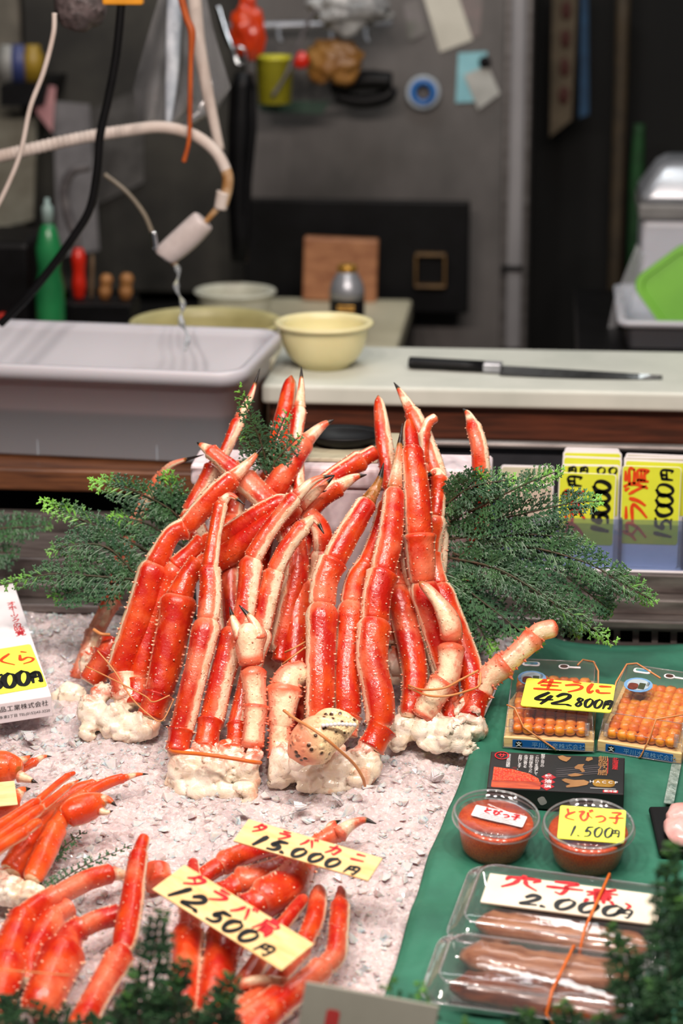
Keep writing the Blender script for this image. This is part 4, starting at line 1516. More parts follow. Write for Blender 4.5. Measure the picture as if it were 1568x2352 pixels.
for sp_e, sd in (('282,1565,30,24,0 250,1550,18,18,6', 1), ('316,1600,28,30,-2', 2), ('372,1640,34,30,-10 395,1615,20,22,-8', 3)):
    pass
lumps('shoulder', cb_, '215,1640,40,40,0 262,1660,42,42,-4 320,1668,42,36,-6 235,1590,26,26,2 290,1605,30,28,2 345,1640,26,26,-6 200,1680,22,20,-2 290,1690,34,16,-8', UL, seed=2)
leg(cb_, '285,1600,26,2 279,1545,25,0', UL, (60, 60), 6, end='seg', spine=.5)
leg(cb_, '312,1622,26,2 318,1560,24,4', UL, (160, 50), 7, end='seg', spine=.5)
leg(cb_, '345,1650,26,-8 364,1590,29,-12', UL, (120, 40), 8, end='seg', spine=.8)
band('thin pale band crossing the left cluster from upper left to lower right', ((224, 1495, -20), (262, 1540, -26), (300, 1600, -32), (340, 1640, -40), (372, 1655, -44), (400, 1605, -40)), UL, 1.7)
band('second thin band crossing the left cluster below the first', ((196, 1530, -10), (250, 1556, -26), (330, 1597, -36), (352, 1612, -50), (390, 1597, -52)), UL, 1.7)
band('short rubber band round the pale leg at the far left', ((215, 1446, 40), (232, 1456, 34), (252, 1458, 40)), UL, 4)

# --- centre left cluster
cc_ = T('king_crab_cluster', 'tall crab leg cluster tied with an orange band round its white shoulder', 'crab', U(490, 1840, 0), group=G)
leg(cc_, '412,1690,22,-8 440,1580,24,-20 478,1418,23,-24 | 483,1360,22,-22 480,1300,18,-20 | 492,1230,14,-22 508,1150,12,-24 | 530,1138,9,-26 563,1160,3,-30', U, (62, 27), 9)
leg(cc_, '480,1680,22,0 505,1570,25,-6 542,1440,24,-8 | 562,1400,22,-14 577,1278,20,-18 | 620,1215,17,-22 682,1136,14,-26 | 722,1103,11,-28 768,1091,3,-30', U, (45, 30), 10)
leg(cc_, '540,1690,19,0 568,1570,20,4 602,1440,20,-2 | 612,1385,20,-8 630,1306,18,-14 | 660,1255,17,-20 700,1203,14,-24 | 722,1192,10,-24 744,1226,4,-26', U, (42, 34), 11)
ar = leg(cc_, '578,1720,21,-14 588,1615,23,-24 | 586,1612,22,-24 579,1532,22,-30', U, (0, 60), 12, M_pale, 1.3, 'claw_arm', 'seg', 1.35)
shell('claw_palm', parse('577,1530,21,-30 572,1490,26,-34 574,1455,30,-38 576,1430,18,-38', U), ar, M_pale, 'blunt', (0, 80), .6, 13)
shell('claw_finger', parse('556,1468,14,-40 538,1430,11,-44 527,1394,7,-46', U), ar, M_pale, 'tip', (0, 80), 0, 14)
shell('claw_finger', parse('592,1470,15,-40 582,1430,13,-46 549,1390,5,-48', U), ar, M_pale, 'tip', (40, 60), .5, 15)
lumps('shoulder', cc_, '430,1770,46,48,-4 490,1775,48,50,-8 545,1760,42,44,-2 410,1725,26,26,-2 470,1722,30,24,-8 530,1720,28,26,-6 450,1815,50,28,-6 515,1820,40,24,-10 405,1790,26,34,2', U, seed=3)
lumps('shoulder', cc_, '572,1778,26,52,-10 562,1820,30,28,-10 585,1740,20,30,-14', U, seed=4)
for q, sd in (('405,1728,23,-8 416,1672,24,-10', 16), ('470,1720,24,-8 483,1650,24,-4', 17), ('540,1722,20,-6 546,1660,20,0', 18)):
    leg(cc_, q, U, (150, 50), sd, end='seg', spine=.7)
band('orange band tied across the centre left shoulder', ((388, 1722, -10), (400, 1727, -38), (460, 1732, -54), (520, 1740, -56), (580, 1750, -46), (598, 1752, -20)), U, 4.6, M_orband)

# --- centre right cluster with the big spotted claw
cd = T('king_crab_cluster', 'crab leg cluster at centre right holding a big spotted claw at its foot', 'crab', U(745, 1800, 0), group=G)
leg(cd, '732,1660,25,-8 734,1570,29,-14 738,1380,27,-16 | 746,1330,27,-18 766,1282,25,-18 | 805,1215,24,-16 848,1146,16,-14 | 868,1110,12,-14 881,1063,4,-14', U, (-70, 22), 20, burnt=.8)
leg(cd, '798,1650,24,2 796,1560,28,0 808,1378,26,2 | 818,1330,22,6 845,1296,20,10 | 868,1230,18,20 890,1150,16,24', U, (-80, 16), 21, end='seg')
leg(cd, '872,1672,26,-4 868,1600,30,-10 852,1510,31,-14 860,1416,28,-14 | 864,1370,29,-16 880,1308,27,-16 | 896,1225,25,-14 906,1118,16,-10 | 914,1050,13,-8 924,972,4,-6', U, (-75, 24), 22, burnt=.55)
leg(cd, '668,1700,20,40 676,1600,26,40 682,1450,29,44 682,1322,27,46 | 690,1270,20,48 | 712,1205,18,50', U, (90, 20), 23, end='seg')
leg(cd, '850,1720,26,-8 880,1668,27,-8', U, (140, 50), 24, end='seg', spine=.8)
leg(cd, '790,1690,24,4 800,1640,25,2', U, (140, 60), 25, end='seg', spine=.8)
ar = leg(cd, '640,1745,22,-6 642,1655,21,-10 | 644,1650,27,-12 652,1570,31,-16 | 664,1556,28,-14 700,1545,22,-2', U, (20, 70), 26, M_pale, 1.5, 'claw_arm', 'seg', 1.5)
lumps('shoulder', cd, '660,1755,46,48,0 720,1780,50,36,-6 780,1770,50,40,-6 835,1755,42,46,-2 850,1715,26,28,-4 690,1720,34,40,4 750,1730,44,36,8 640,1780,30,30,0 740,1810,60,18,-6 815,1790,36,22,-6', U, seed=5)
# the big claw
kc = NT('spotted_claw_shell')
n1 = kc.noise(40, 3)
sx = kc.n('SeparateXYZ')
kc.l(kc.co(), sx.inputs[0])
g1 = kc.math('ADD', kc.math('MULTIPLY', sx.outputs[0], 9.0), kc.math('MULTIPLY', n1, .5))
cl = kc.mix(kc.ramp(g1, .02, .32), lin((238, 156, 120)), lin((240, 214, 166)))
vo = kc.n('TexVoronoi', Scale=115.0)
kc.l(kc.co(), vo.inputs['Vector'])
cl = kc.mix(kc.math('MULTIPLY', kc.ramp(vo.outputs['Distance'], .26, .36, (1, 1, 1, 1), (0, 0, 0, 1)), kc.ramp(kc.noise(50, 2), .42, .48)), cl, lin((70, 44, 26)))
kc.l(cl, kc.b.inputs['Base Color'])
kc.set(Roughness=.35, Coat_Weight=.3, Subsurface_Weight=.1, Subsurface_Scale=.006)
fine = kc.n('TexVoronoi', Scale=420.0)
kc.l(kc.co(), fine.inputs['Vector'])
cl = kc.mix(kc.math('MULTIPLY', kc.math('MULTIPLY', kc.ramp(fine.outputs['Distance'], .2, .4, (1, 1, 1, 1), (0, 0, 0, 1)), kc.ramp(g1, .1, .4)), .55), cl, lin((110, 76, 40)))
kc.l(cl, kc.b.inputs['Base Color'])
kc.bump(kc.math('ADD', n1, kc.ramp(vo.outputs['Distance'], .1, .5, (1, 1, 1, 1), (0, 0, 0, 1))), .6, .0035)
big = sub('big_claw', cd)
big['label'] = 'big spotted claw'
PX = lambda px, py, d: U(px, py, d)


def claw_body(nodes, name, parent, mat, flat=.8, seed=3):
    sm_ = catmull([(p.x, p.y, p.z, r) for p, r in nodes], 34)
    vs, fs = [], []
    M = 28
    for i, s in enumerate(sm_):
        p = V(s[:3])
        t = (V(sm_[min(i + 1, 34)][:3]) - V(sm_[max(i - 1, 0)][:3])).normalized()
        N = (-CF + t * CF.dot(t)).normalized()
        B = t.cross(N)
        for k in range(M):
            a = 2 * math.pi * k / M
            r = max(s[3], .0006) * (1 + .05 * noise.noise(p * 50 + V((a, 0, seed))))
            vs.append(p + N * math.cos(a) * r * flat + B * math.sin(a) * r)
    for i in range(34):
        for k in range(M):
            fs.append((i * M + k, i * M + (k + 1) % M, (i + 1) * M + (k + 1) % M, (i + 1) * M + k))
    fs += [tuple(range(M - 1, -1, -1)), tuple(range(34 * M, 35 * M))]
    return mo(name, vs, fs, mat, parent, world=True)


claw_body(parse('683,1752,16,-66 690,1738,30,-68 706,1718,44,-72 732,1695,46,-74 768,1680,33,-74 800,1668,18,-72 822,1661,3,-70', U), 'claw_palm', big, kc.m)
claw_body(parse('722,1664,13,-60 752,1646,17,-66 785,1648,14,-70 808,1655,8,-70 822,1659,3,-70', U), 'claw_finger', big, kc.m)
vs_ = []
for i in range(9):
    q = PX(742 + i * 9, 1664 + abs(i - 4) * .6 - i * .2, -.098)
    blob_r = 5 * m_per_px(q)
    bmx = bmesh.new()
    bmesh.ops.create_icosphere(bmx, subdivisions=2, radius=blob_r)
    o = bo('claw_tooth', bmx, M_whiteink, big, smooth=True)
    o.location = q - off(big)
claw_body(parse('674,1768,10,-62 680,1752,17,-66 690,1738,19,-66', U), 'wrist_stump', big, M_meat)
band('twisted tan band tied over the big spotted claw', ((652, 1632, -50), (676, 1650, -80), (710, 1670, -116), (740, 1690, -122), (775, 1720, -106), (812, 1754, -76), (832, 1785, -56), (838, 1805, -40)), U, 3.6)
band('thin band round the dark red broad leg behind the spiny arm', ((654, 1498, 2), (672, 1490, -8), (706, 1472, 2)), U, 2.2)
band('lower thin band round the dark red broad leg behind the spiny arm', ((650, 1525, 2), (672, 1508, -8), (708, 1482, 2)), U, 2.2)

# --- right cluster
ce = T('king_crab_cluster', 'crab leg cluster at the right with a slender pale claw, tied by two bands', 'crab', UR(1010, 1730, 0), group=G)
leg(ce, '938,1650,20,-6 950,1585,24,0 948,1520,26,4 932,1440,25,8 908,1340,22,16 | 900,1290,20,22', UR, (-100, 24), 30, end='seg')
leg(ce, '1020,1660,18,10 1015,1560,18,20 985,1460,19,18 945,1340,16,16 | 930,1260,15,14 922,1150,14,12 | 932,1060,12,10', UR, (-60, 50), 31, end='seg')
leg(ce, '1035,1670,20,4 1030,1580,20,12 1010,1490,23,6 966,1328,26,0 | 964,1280,29,-4 960,1222,29,-6 | 956,1130,27,-6 944,1020,17,-4 | 941,990,13,-4 938,962,6,-4', UR, (-80, 22), 32, end='blunt')
leg(ce, '1092,1620,20,0 1080,1540,24,0 1050,1450,23,8 1004,1336,20,14 | 990,1270,18,20', UR, (90, 22), 33, end='seg')
leg(ce, '1080,1650,24,-8 1096,1590,24,-4', UR, (160, 50), 34, end='seg', spine=.8)
ar = leg(ce, '968,1650,21,-16 990,1610,25,-20 1022,1560,24,-24 | 1030,1545,24,-26 1036,1476,22,-30', UR, (-20, 90), 35, M_pale, 1.2, 'claw_arm', 'seg', 1.2)
shell('claw_palm', parse('1036,1476,19,-30 1034,1440,21,-34 1020,1405,18,-38 1004,1380,13,-40 982,1354,10,-42 962,1336,7,-44', UR), ar, M_pale, 'blunt', (-10, 80), .5, 36)
shell('claw_finger', parse('1030,1430,13,-24 1016,1390,11,-26 995,1358,8,-30 975,1338,5,-34', UR), ar, M_king, 'tip', (150, 10), .3, 37)
leg(ce, '1100,1600,22,4 1116,1560,24,0 1165,1520,23,-6 | 1178,1510,21,-6 1232,1458,20,-4 | 1240,1450,18,-4 1282,1441,17,0', UR, (30, 80), 38, M_pale, 1.4, 'spiny_arm', 'blunt', 2.0)
lumps('shoulder', ce, '925,1675,30,36,0 915,1705,24,20,-2 985,1675,40,44,-2 1040,1685,46,42,-8 1085,1670,30,44,0 960,1630,30,34,2 1005,1710,44,18,-6 1065,1715,36,16,-6 1070,1630,30,30,4 935,1640,24,24,4', UR, seed=6)
band('upper of two bands tied across the right cluster', ((938, 1574, -16), (970, 1584, -44), (1020, 1580, -58), (1060, 1560, -40), (1098, 1540, -24)), UR, 2.6)
band('lower of two bands tied across the right cluster', ((938, 1580, -16), (985, 1598, -48), (1030, 1598, -56), (1075, 1586, -40), (1100, 1574, -24), (1103, 1545, -20)), UR, 2.6)

# --- clusters at the back
cf = T('king_crab_cluster', 'crab leg cluster standing at the back left centre with black tips in the air', 'crab', U(600, 1560, .09), group=G)
B1 = up(.045)
leg(cf, '560,1500,24,30 590,1300,25,30 612,1140,25,10 | 650,1090,24,0 706,1006,16,0 | 740,978,11,0 767,964,4,0', B1, (-100, 16), 40)
leg(cf, '600,1500,24,34 660,1260,20,30 672,1110,14,24 | 676,1030,13,20 688,932,13,20 | 691,890,9,20 692,842,3,20', B1, (30, 36), 41)
leg(cf, '590,1500,24,40 600,1250,24,44 622,1080,22,40 | 648,975,19,36 669,862,12,34', B1, (80, 20), 42, end='blunt')
leg(cf, '520,1500,24,30 470,1280,22,30 430,1170,19,26 | 495,1068,18,20 | 512,1046,12,20 550,960,12,20 | 575,910,10,20 597,846,3,20', B1, (40, 34), 43)
leg(cf, '640,1500,24,0 680,1300,25,-10 650,1190,25,-14 | 610,1150,24,-16 552,1094,22,-16 | 510,1060,16,-16 478,1032,13,-16 | 464,1024,10,-16 452,1016,3,-16', B1, (-60, 24), 44)
leg(cf, '650,1500,24,10 660,1260,20,0 690,1160,20,-4 | 760,1100,20,-8 838,1050,18,-10 | 866,1034,14,-10', B1, (-60, 14), 45, end='blunt')
leg(cf, '650,1480,24,20 660,1300,20,0 690,1180,22,-14 | 735,1145,20,-18 782,1114,16,-20 | 812,1097,11,-20 842,1090,3,-20', B1, (-50, 18), 46)
leg(cf, '720,1500,22,20 725,1380,22,14 745,1260,22,-8 | 735,1215,20,-18 700,1180,18,-20', B1, (-50, 26), 47, end='seg')
leg(cf, '545,1480,22,6 530,1330,22,6 532,1180,22,10 | 545,1120,18,12 552,1060,15,12', B1, (70, 36), 48, end='seg')
leg(cf, '690,1480,22,30 690,1300,20,20 688,1140,14,12 | 684,1040,11,10', B1, (30, 40), 49, end='seg')
lumps('shoulder', cf, '600,1520,80,50,50 690,1530,70,50,40 520,1530,60,50,40', B1, seed=7, vox=.004)
cg = T('king_crab_cluster', 'crab leg cluster at the back right with legs rising above the foam box', 'crab', U(960, 1540, .09), group=G)
leg(cg, '985,1480,24,30 1000,1300,22,26 1012,1150,20,14 | 1000,1085,20,6 970,1000,18,2 940,935,13,0 | 922,905,10,0 904,878,3,0', B1, (60, 26), 50)
leg(cg, '900,1480,24,30 905,1280,20,26 898,1120,17,14 | 886,1050,17,10 876,975,14,8 868,908,9,8', B1, (60, 30), 51, end='blunt')
leg(cg, '1050,1480,20,30 1080,1330,16,80 1104,1190,16,60 | 1106,1120,18,20 1100,1030,17,0 1082,965,12,0 | 1074,950,9,0 1062,938,3,0', B1, (60, 26), 52)
leg(cg, '960,1480,22,30 985,1300,20,16 1000,1180,19,-8 | 1012,1092,16,-12 | 1000,1084,9,-14 974,1098,3,-16', B1, (70, 20), 53)
leg(cg, '950,1480,22,34 965,1300,16,20 972,1060,12,-8 | 973,992,12,-12 | 984,970,10,-14 1004,957,9,-14', B1, (-40, 30), 54, end='blunt')
leg(cg, '880,1480,22,30 850,1420,20,30 | 880,1250,20,26 890,1150,16,20', B1, (30, 30), 55, end='seg')
lumps('shoulder', cg, '930,1530,70,46,46 1010,1530,70,46,46', B1, seed=8, vox=.004)
# small red spiny bits in the dark between the legs
leg(cd, '640,1520,14,40 652,1455,16,40', U, (180, 0), 56, end='blunt', big=2)

# --- clusters lying on the ice in front
G2 = 'crab clusters lying on the ice in front'
I = lying(.016)
cl1 = T('king_crab_cluster', 'crab leg cluster lying under the upper wooden price card', 'crab', ICE(690, 2020, 0), group=G2)
leg(cl1, '700,1960,22,4 690,1985,34,10 660,2035,38,14 590,2075,33,16 | 560,2090,28,14 | 520,2180,28,8', I, (160, 10), 60, end='seg')
leg(cl1, '720,1945,20,0 637,1999,24,14 540,2030,24,12 | 510,2055,22,8', I, (160, 10), 61, end='seg')
leg(cl1, '700,1940,20,-2 600,1948,22,6 500,1990,20,10 | 470,2012,18,6 450,2040,16,2', I, (160, 10), 62, end='seg')
ar = leg(cl1, '700,1960,18,0 740,1930,17,4 | 760,1918,18,8 775,1910,18,8', I, (180, 0), 63, name='claw_arm', end='seg', big=2)
shell('claw_finger', parse('756,1918,14,8 762,1895,13,14 782,1884,8,16', I), ar, M_king, 'tip', (180, 20), .6, 64)
shell('claw_finger', parse('775,1920,16,10 800,1898,14,16 835,1884,11,18 864,1892,5,16', I), ar, M_king, 'tip', (180, 20), .6, 65)
lumps('shoulder', cl1, '715,1960,34,24,6 700,1990,28,20,2', I, seed=9)
cl2 = T('king_crab_cluster', 'crab leg cluster lying under the lower wooden price card', 'crab', ICE(560, 2220, 0), group=G2)
leg(cl2, '560,2400,30,16 620,2330,28,18 690,2268,26,18 752,2216,22,16 | 771,2190,21,16 779,2118,20,16 782,2066,15,14 | 783,2050,10,14 780,2036,5,12', I, (80, 22), 70, end='blunt')
leg(cl2, '560,2330,26,6 640,2240,22,14 700,2166,20,14 | 722,2110,19,14 734,2034,16,12', I, (80, 22), 71, end='blunt')
leg(cl2, '540,2300,24,6 600,2200,20,12 644,2129,17,14 | 702,2058,13,12', I, (70, 24), 72, end='blunt')
leg(cl2, '480,2330,26,4 500,2230,34,20 520,2130,32,24 | 535,2090,24,20', I, (180, 8), 73, end='seg')
leg(cl2, '420,2330,26,4 427,2230,30,20 432,2130,28,24 | 440,2080,22,20 | 442,2020,17,12 443,1972,10,8', I, (80, 14), 74, end='blunt')
leg(cl2, '545,2262,10,24 600,2252,11,26 662,2254,8,24', I, (0, 180), 75, M_pale, end='blunt', spine=0)
leg(cl2, '470,2390,24,18 560,2340,24,22 650,2278,21,22', I, (100, 20), 76, end='seg')
lumps('shoulder', cl2, '500,2420,70,34,10 430,2410,60,34,8 580,2420,40,30,8', I, seed=10, vox=.004)
cl3 = T('king_crab_cluster', 'crab leg cluster lying at the lower left with one leg pointing up over the ice', 'crab', ICE(130, 2250, 0), group=G2)
leg(cl3, '180,2370,26,14 225,2280,27,20 285,2180,25,26 | 300,2080,24,40 312,2000,20,52 320,1952,15,58 | 326,1938,13,60 332,1918,10,62', I, (85, 20), 80, end='blunt')
leg(cl3, '10,2230,30,10 25,2170,34,18 60,2098,27,20 | 95,2075,23,18 135,2056,21,18 | 200,2022,21,18 262,2003,16,16 | 290,2012,9,12 300,2022,4,10', I, (150, 14), 81)
leg(cl3, '80,2330,30,10 105,2280,42,20 152,2170,38,22 | 165,2145,26,20 190,2128,22,20 | 230,2112,21,18 280,2100,19,16', I, (160, 10), 82, end='seg')
leg(cl3, '60,2260,24,4 75,2190,26,8 130,2100,24,8 | 160,2085,20,6', I, (100, 30), 83, end='seg')
leg(cl3, '365,2030,26,6 352,1995,30,8', I, (140, 40), 84, M_pale, end='blunt')
leg(cl3, '-20,2350,34,12 0,2280,36,18 20,2200,32,18', I, (150, 20), 85, end='seg')
lumps('shoulder', cl3, '60,2400,80,40,6 150,2400,60,36,6', I, seed=11, vox=.004)
band('pale band across the crab legs at the lower left edge', ((-20, 2225, 70), (60, 2232, 75), (160, 2240, 75)), I, 2.0, M_band, 'rubber bands round the crab clusters')

# --- snow crab at the left edge
sc = T('snow_crab', 'smooth orange crab with thin legs lying at the left edge above the cypress', 'crab', ICE(60, 2040, 0))
J = lying(.02)
leg(sc, '26,2010,22,4 60,1950,30,12 110,1872,25,14 | 121,1853,18,14 | 180,1818,17,14 222,1803,12,12 | 242,1788,4,10', J, (180, 0), 90, M_snow, 0)
leg(sc, '20,2000,20,8 80,1905,22,26 | 150,1850,14,18 198,1822,12,16 | 250,1797,11,14 287,1786,8,12 | 315,1779,6,10 341,1778,2,8', J, (180, 0), 91, M_snow, 0)
leg(sc, '-30,1915,11,60 0,1895,11,60 90,1838,9,56 | 125,1806,7,50 160,1779,6,46 | 172,1775,4,44', J, (70, 20), 92, M_snow, 0, end='blunt')
leg(sc, '-30,1945,12,64 0,1922,12,64 99,1853,10,60 | 130,1828,8,54 156,1806,6,50 | 172,1797,5,48 190,1788,2,46', J, (70, 20), 93, M_snow, 0)
leg(sc, '-30,1968,13,62 0,1946,13,62 64,1906,11,60 | 78,1894,11,60 94,1888,8,58', J, (70, 20), 94, M_snow, 0, end='blunt')
ar = leg(sc, '72,2022,18,16 100,1960,24,24 131,1893,19,28 | 140,1882,18,30 152,1862,18,30', J, (180, 10), 95, M_snow, .4, 'claw_arm', 'seg', .5)
shell('claw_palm', parse('150,1880,18,34 170,1866,27,36 205,1852,27,36 228,1845,20,34 240,1850,10,34', J), ar, M_snow, 'blunt', (120, 30), 0, 96)
shell('claw_finger', parse('226,1835,12,38 250,1838,10,38 268,1852,4,34', J), ar, M_snow, 'tip', (90, 20), 0, 97)
shell('claw_finger', parse('228,1862,9,32 245,1866,8,32 260,1862,4,32', J), ar, M_pale, 'tip', (0, 180), 0, 98)
lumps('body', sc, '20,2050,50,36,6 70,2050,34,30,8 -20,2030,50,40,6', J, seed=12)
s2 = T('snow_crab', 'smooth orange crab claw and legs poking in at the left edge, upper one', 'crab', ICE(0, 1790, 0))
ar = leg(s2, '-60,1800,22,10 -20,1780,22,14', J, (180, 0), 100, M_snow, 0, 'claw_arm', 'seg')
shell('claw_palm', parse('-30,1775,30,18 0,1765,34,20 30,1765,26,20 46,1772,12,20', J), ar, M_snow, 'blunt', (150, 25), 0, 101)
shell('claw_finger', parse('36,1752,10,24 60,1742,8,26 75,1734,3,24', J), ar, M_snow, 'tip', (180, 0), 0, 102)
shell('claw_finger', parse('42,1782,12,20 65,1790,8,20 86,1798,3,20', J), ar, M_pale, 'tip', (0, 180), 0, 103)
leg(s2, '-20,1800,12,6 45,1768,11,10 | 82,1748,8,12 | 100,1738,6,12 119,1737,2,12', J, (180, 0), 104, M_snow, 0)
leg(s2, '-40,1860,24,6 10,1846,23,10 38,1832,16,12 | 50,1816,8,12 70,1811,3,12', J, (150, 12), 105, M_snow, 0)
lumps('body', s2, '-70,1800,40,30,6 -70,1850,40,30,6', J, seed=13, vox=.004)

# ------------------------------------------------------------------ cypress sprigs
def sprig(label, specs, place, width=1.0, seed=0, tipg=.7, density=1.0, group=None, name='cypress_sprig', dens2=1.0, wide=62, bw=1.75):
    rn = random.Random(seed * 71 + 5)
    t0 = place(*[float(x) for x in specs[0].split()[0].split(',')[:2]], 0.0)
    root = T(name, label, 'cypress sprig', t0, group=group)
    lv, lf, la = [], [], []
    sv, sf = [], []

    def blade(a, b, w, up_, tp):
        d = b - a
        s = d.cross(up_)
        if s.length < 1e-9: return
        s = s.normalized() * w * bw
        u = up_ * (w * bw * .4)
        m = a + d * .4
        k = len(lv)
        lv.extend((a, m + s, m - s, m + u, m - u, b))
        la.extend((tp,) * 6)
        lf.extend(((k, k + 1, k + 3), (k, k + 3, k + 2), (k, k + 2, k + 4), (k, k + 4, k + 1), (k + 5, k + 3, k + 1), (k + 5, k + 2, k + 3), (k + 5, k + 4, k + 2), (k + 5, k + 1, k + 4)))

    for spec in specs:
        pts = [[float(x) for x in w.split(',')] for w in spec.split()]
        pv = [place(p[0], p[1], (p[2] if len(p) > 2 else 0) / 1000) for p in pts]
        n = 40
        st_ = [V(q) for q in catmull([tuple(p) for p in pv], n)]
        m = m_per_px(st_[0])
        L = sum((st_[i + 1] - st_[i]).length for i in range(n))
        tg = (st_[-1] - st_[0]).normalized()
        face = -CF + V((rn.uniform(-.35, .35), 0, rn.uniform(-.1, .5)))
        face = (face - tg * face.dot(tg)).normalized()
        g, f_ = tube_geo(st_, [(3.2 - 2.4 * i / n) * m for i in range(n + 1)], 6)
        k = len(sv)
        sv.extend(g)
        sf.extend(tuple(x + k for x in f) for f in f_)
        # first-order branches
        d1 = 9.5 * m / density
        s, side = .04 * L, 1
        while s < L * .985:
            q = s / L
            i = min(n - 1, int(q * n))
            o_ = st_[i].lerp(st_[i + 1], q * n - i)
            t = (st_[i + 1] - st_[i]).normalized()
            B = t.cross(face).normalized()
            bl = wide * m * width * (1 - q) ** .75 * min(1, .45 + q * 3) * rn.uniform(.7, 1.12) + 10 * m
            ang = math.radians(rn.uniform(34, 52))
            d = (t * math.cos(ang) + B * side * math.sin(ang) + face * rn.uniform(-.32, .32)).normalized()
            e = o_ + d * bl + V((0, 0, -.10 * bl))
            blade(o_, e, 1.5 * m, face, q * tipg)
            side2 = 1
            s2, d2 = .10 * bl, 8.6 * m / dens2
            while s2 < bl:
                q2 = s2 / bl
                c = o_ + d * s2 + V((0, 0, -.10 * bl * q2 * q2))
                l2 = (27 * m * width * (1 - q2) ** .6 * min(1, .5 + q2 * 2) + 6 * m) * min(1, bl / (34 * m)) * rn.uniform(.8, 1.15)
                a2 = math.radians(rn.uniform(30, 46))
                B2 = d.cross(face).normalized()
                dd = (d * math.cos(a2) + B2 * side2 * math.sin(a2) + face * rn.uniform(-.22, .22)).normalized()
                tp = max(q ** 2.2, q2 ** 2 * .62 * (1 if rn.random() < .55 else .3)) * tipg + rn.uniform(-.06, .06)
                blade(c, c + dd * l2, 1.55 * m, face, tp)
                # scale leaflets
                nl = int(l2 / (8.5 * m))
                for j in range(nl):
                    q3 = (j + .6) / max(nl, 1)
                    for sg in (1, -1):
                        B3 = dd.cross(face).normalized()
                        d3 = (dd * .82 + B3 * sg * .57).normalized()
                        blade(c + dd * l2 * q3, c + dd * l2 * q3 + d3 * 11 * m * (1.05 - .5 * q3), 1.35 * m, face, tp)
                side2 = -side2
                s2 += d2 * rn.uniform(.8, 1.2)
            side = -side
            s += d1 * rn.uniform(.7, 1.2)
    mo('twig', sv, sf, M_twig, root, world=True)
    mo('foliage', lv, lf, M_leaf, root, {'tip': la}, smooth=False, world=True)
    return root


W1 = lambda y: (lambda px, py, d: P(px, py, y + d))
GS = 'cypress sprigs tucked round the crab pile'
sprig('big cypress spray to the right of the crab pile, upper branches', ['1000,1215,60 1110,1160,20 1200,1115,-10 1290,1078,-30', '985,1200,60 1060,1130,30 1110,1090,20', '1010,1200,60 1150,1190,10 1290,1160,-10 1380,1150,-20', '1000,1180,50 1080,1120,20 1180,1100,10'], W1(2.93), 1.1, 1, .8, group=GS)
sprig('big cypress spray to the right of the crab pile, long branch reaching the steel ledge', ['1060,1262,50 1200,1255,10 1340,1290,-20 1430,1340,-30 1505,1382,-34', '1000,1240,60 1130,1230,20 1260,1230,0 1360,1260,-10', '1130,1262,30 1260,1300,0 1360,1370,-10 1400,1400,-10'], W1(2.92), 1.1, 2, .7, group=GS)
sprig('big cypress spray to the right of the crab pile, drooping branches over the grate', ['1030,1280,50 1150,1310,10 1280,1390,-20 1412,1478,-30', '1000,1290,50 1080,1360,20 1170,1430,0 1240,1490,-20', '1000,1270,50 1060,1370,30 1100,1440,10 1130,1495,0', '1040,1270,50 1180,1330,10 1290,1420,0 1330,1450,0', '1000,1300,30 1040,1380,20 1070,1470,10'], W1(2.91), 1.1, 3, .75, group=GS)
sprig('cypress spray left of the crab pile, upper branches with light green ends', ['400,1310,40 310,1250,20 190,1195,0 92,1150,-10', '430,1220,50 390,1170,40 300,1125,20 205,1106,10', '425,1240,50 395,1150,50 386,1085,50', '430,1260,40 330,1200,30 250,1190,20'], W1(2.97), 1.0, 4, .95, group=GS)
sprig('cypress spray left of the crab pile, long lower branch with cut stem', ['330,1332,20 240,1325,0 120,1318,-20 0,1345,-30', '310,1333,20 200,1350,0 120,1375,-10', '320,1330,20 250,1260,10 180,1250,0 110,1270,-10'], W1(2.95), 1.0, 5, .75, group=GS)
sprig('dark cypress spray at the left edge behind the white carton', ['-60,1240,0 0,1215,0 60,1210,0 112,1206,0', '-60,1290,0 -10,1270,0 40,1270,0'], W1(3.12), .9, 6, .5, group=GS)
sprig('cypress sprig standing between the crab legs at the back', ['618,1095,20 600,1020,10 575,960,0 545,880,-10', '620,1095,20 630,1020,20 660,945,20', '612,1100,10 640,1050,10 690,1000,10', '610,1090,10 580,1030,10 560,990,0'], W1(2.985), .8, 7, .75, group=GS, wide=50)
IC = lambda px, py, d: ICE(px, py, .018 + d)
sprig('thin cypress sprig lying on the ice between the orange crab and the red legs', ['30,2080,0 110,2040,4 190,1990,6 300,1942,8'], IC, .55, 8, .35, group='cypress sprigs lying on the ice', wide=46)
sprig('small cypress sprig on the ice under the orange claw', ['110,1980,0 140,1950,3 195,1908,4'], IC, .5, 9, .35, group='cypress sprigs lying on the ice', wide=46)
GF = 'cypress sprigs standing along the front edge'
FR = W1(2.06)
sprig('blurred cypress in front of the lower wooden price card', ['300,2480,0 330,2330,10 350,2200,10 372,2090,10', '380,2480,0 400,2350,0 395,2240,0', '430,2480,-10 490,2350,0 540,2240,0', '240,2480,0 260,2380,0 300,2290,0', '360,2480,10 380,2330,10 430,2200,0', '480,2480,0 500,2380,0 520,2290,0', '330,2480,-10 320,2350,0 310,2240,0', '280,2480,10 290,2400,10 260,2310,10'], FR, 1.35, 10, .6, .62, GF, dens2=.7, bw=4.8)
sprig('blurred cypress at the lower left corner', ['40,2480,0 20,2380,0 10,2290,0', '120,2480,0 130,2390,0 150,2310,0', '200,2480,0 210,2400,0 200,2330,0', '-20,2480,0 -10,2380,0 30,2280,0', '80,2480,10 70,2400,10 90,2300,0'], FR, 1.25, 11, .4, .62, GF, dens2=.7, bw=4.8)
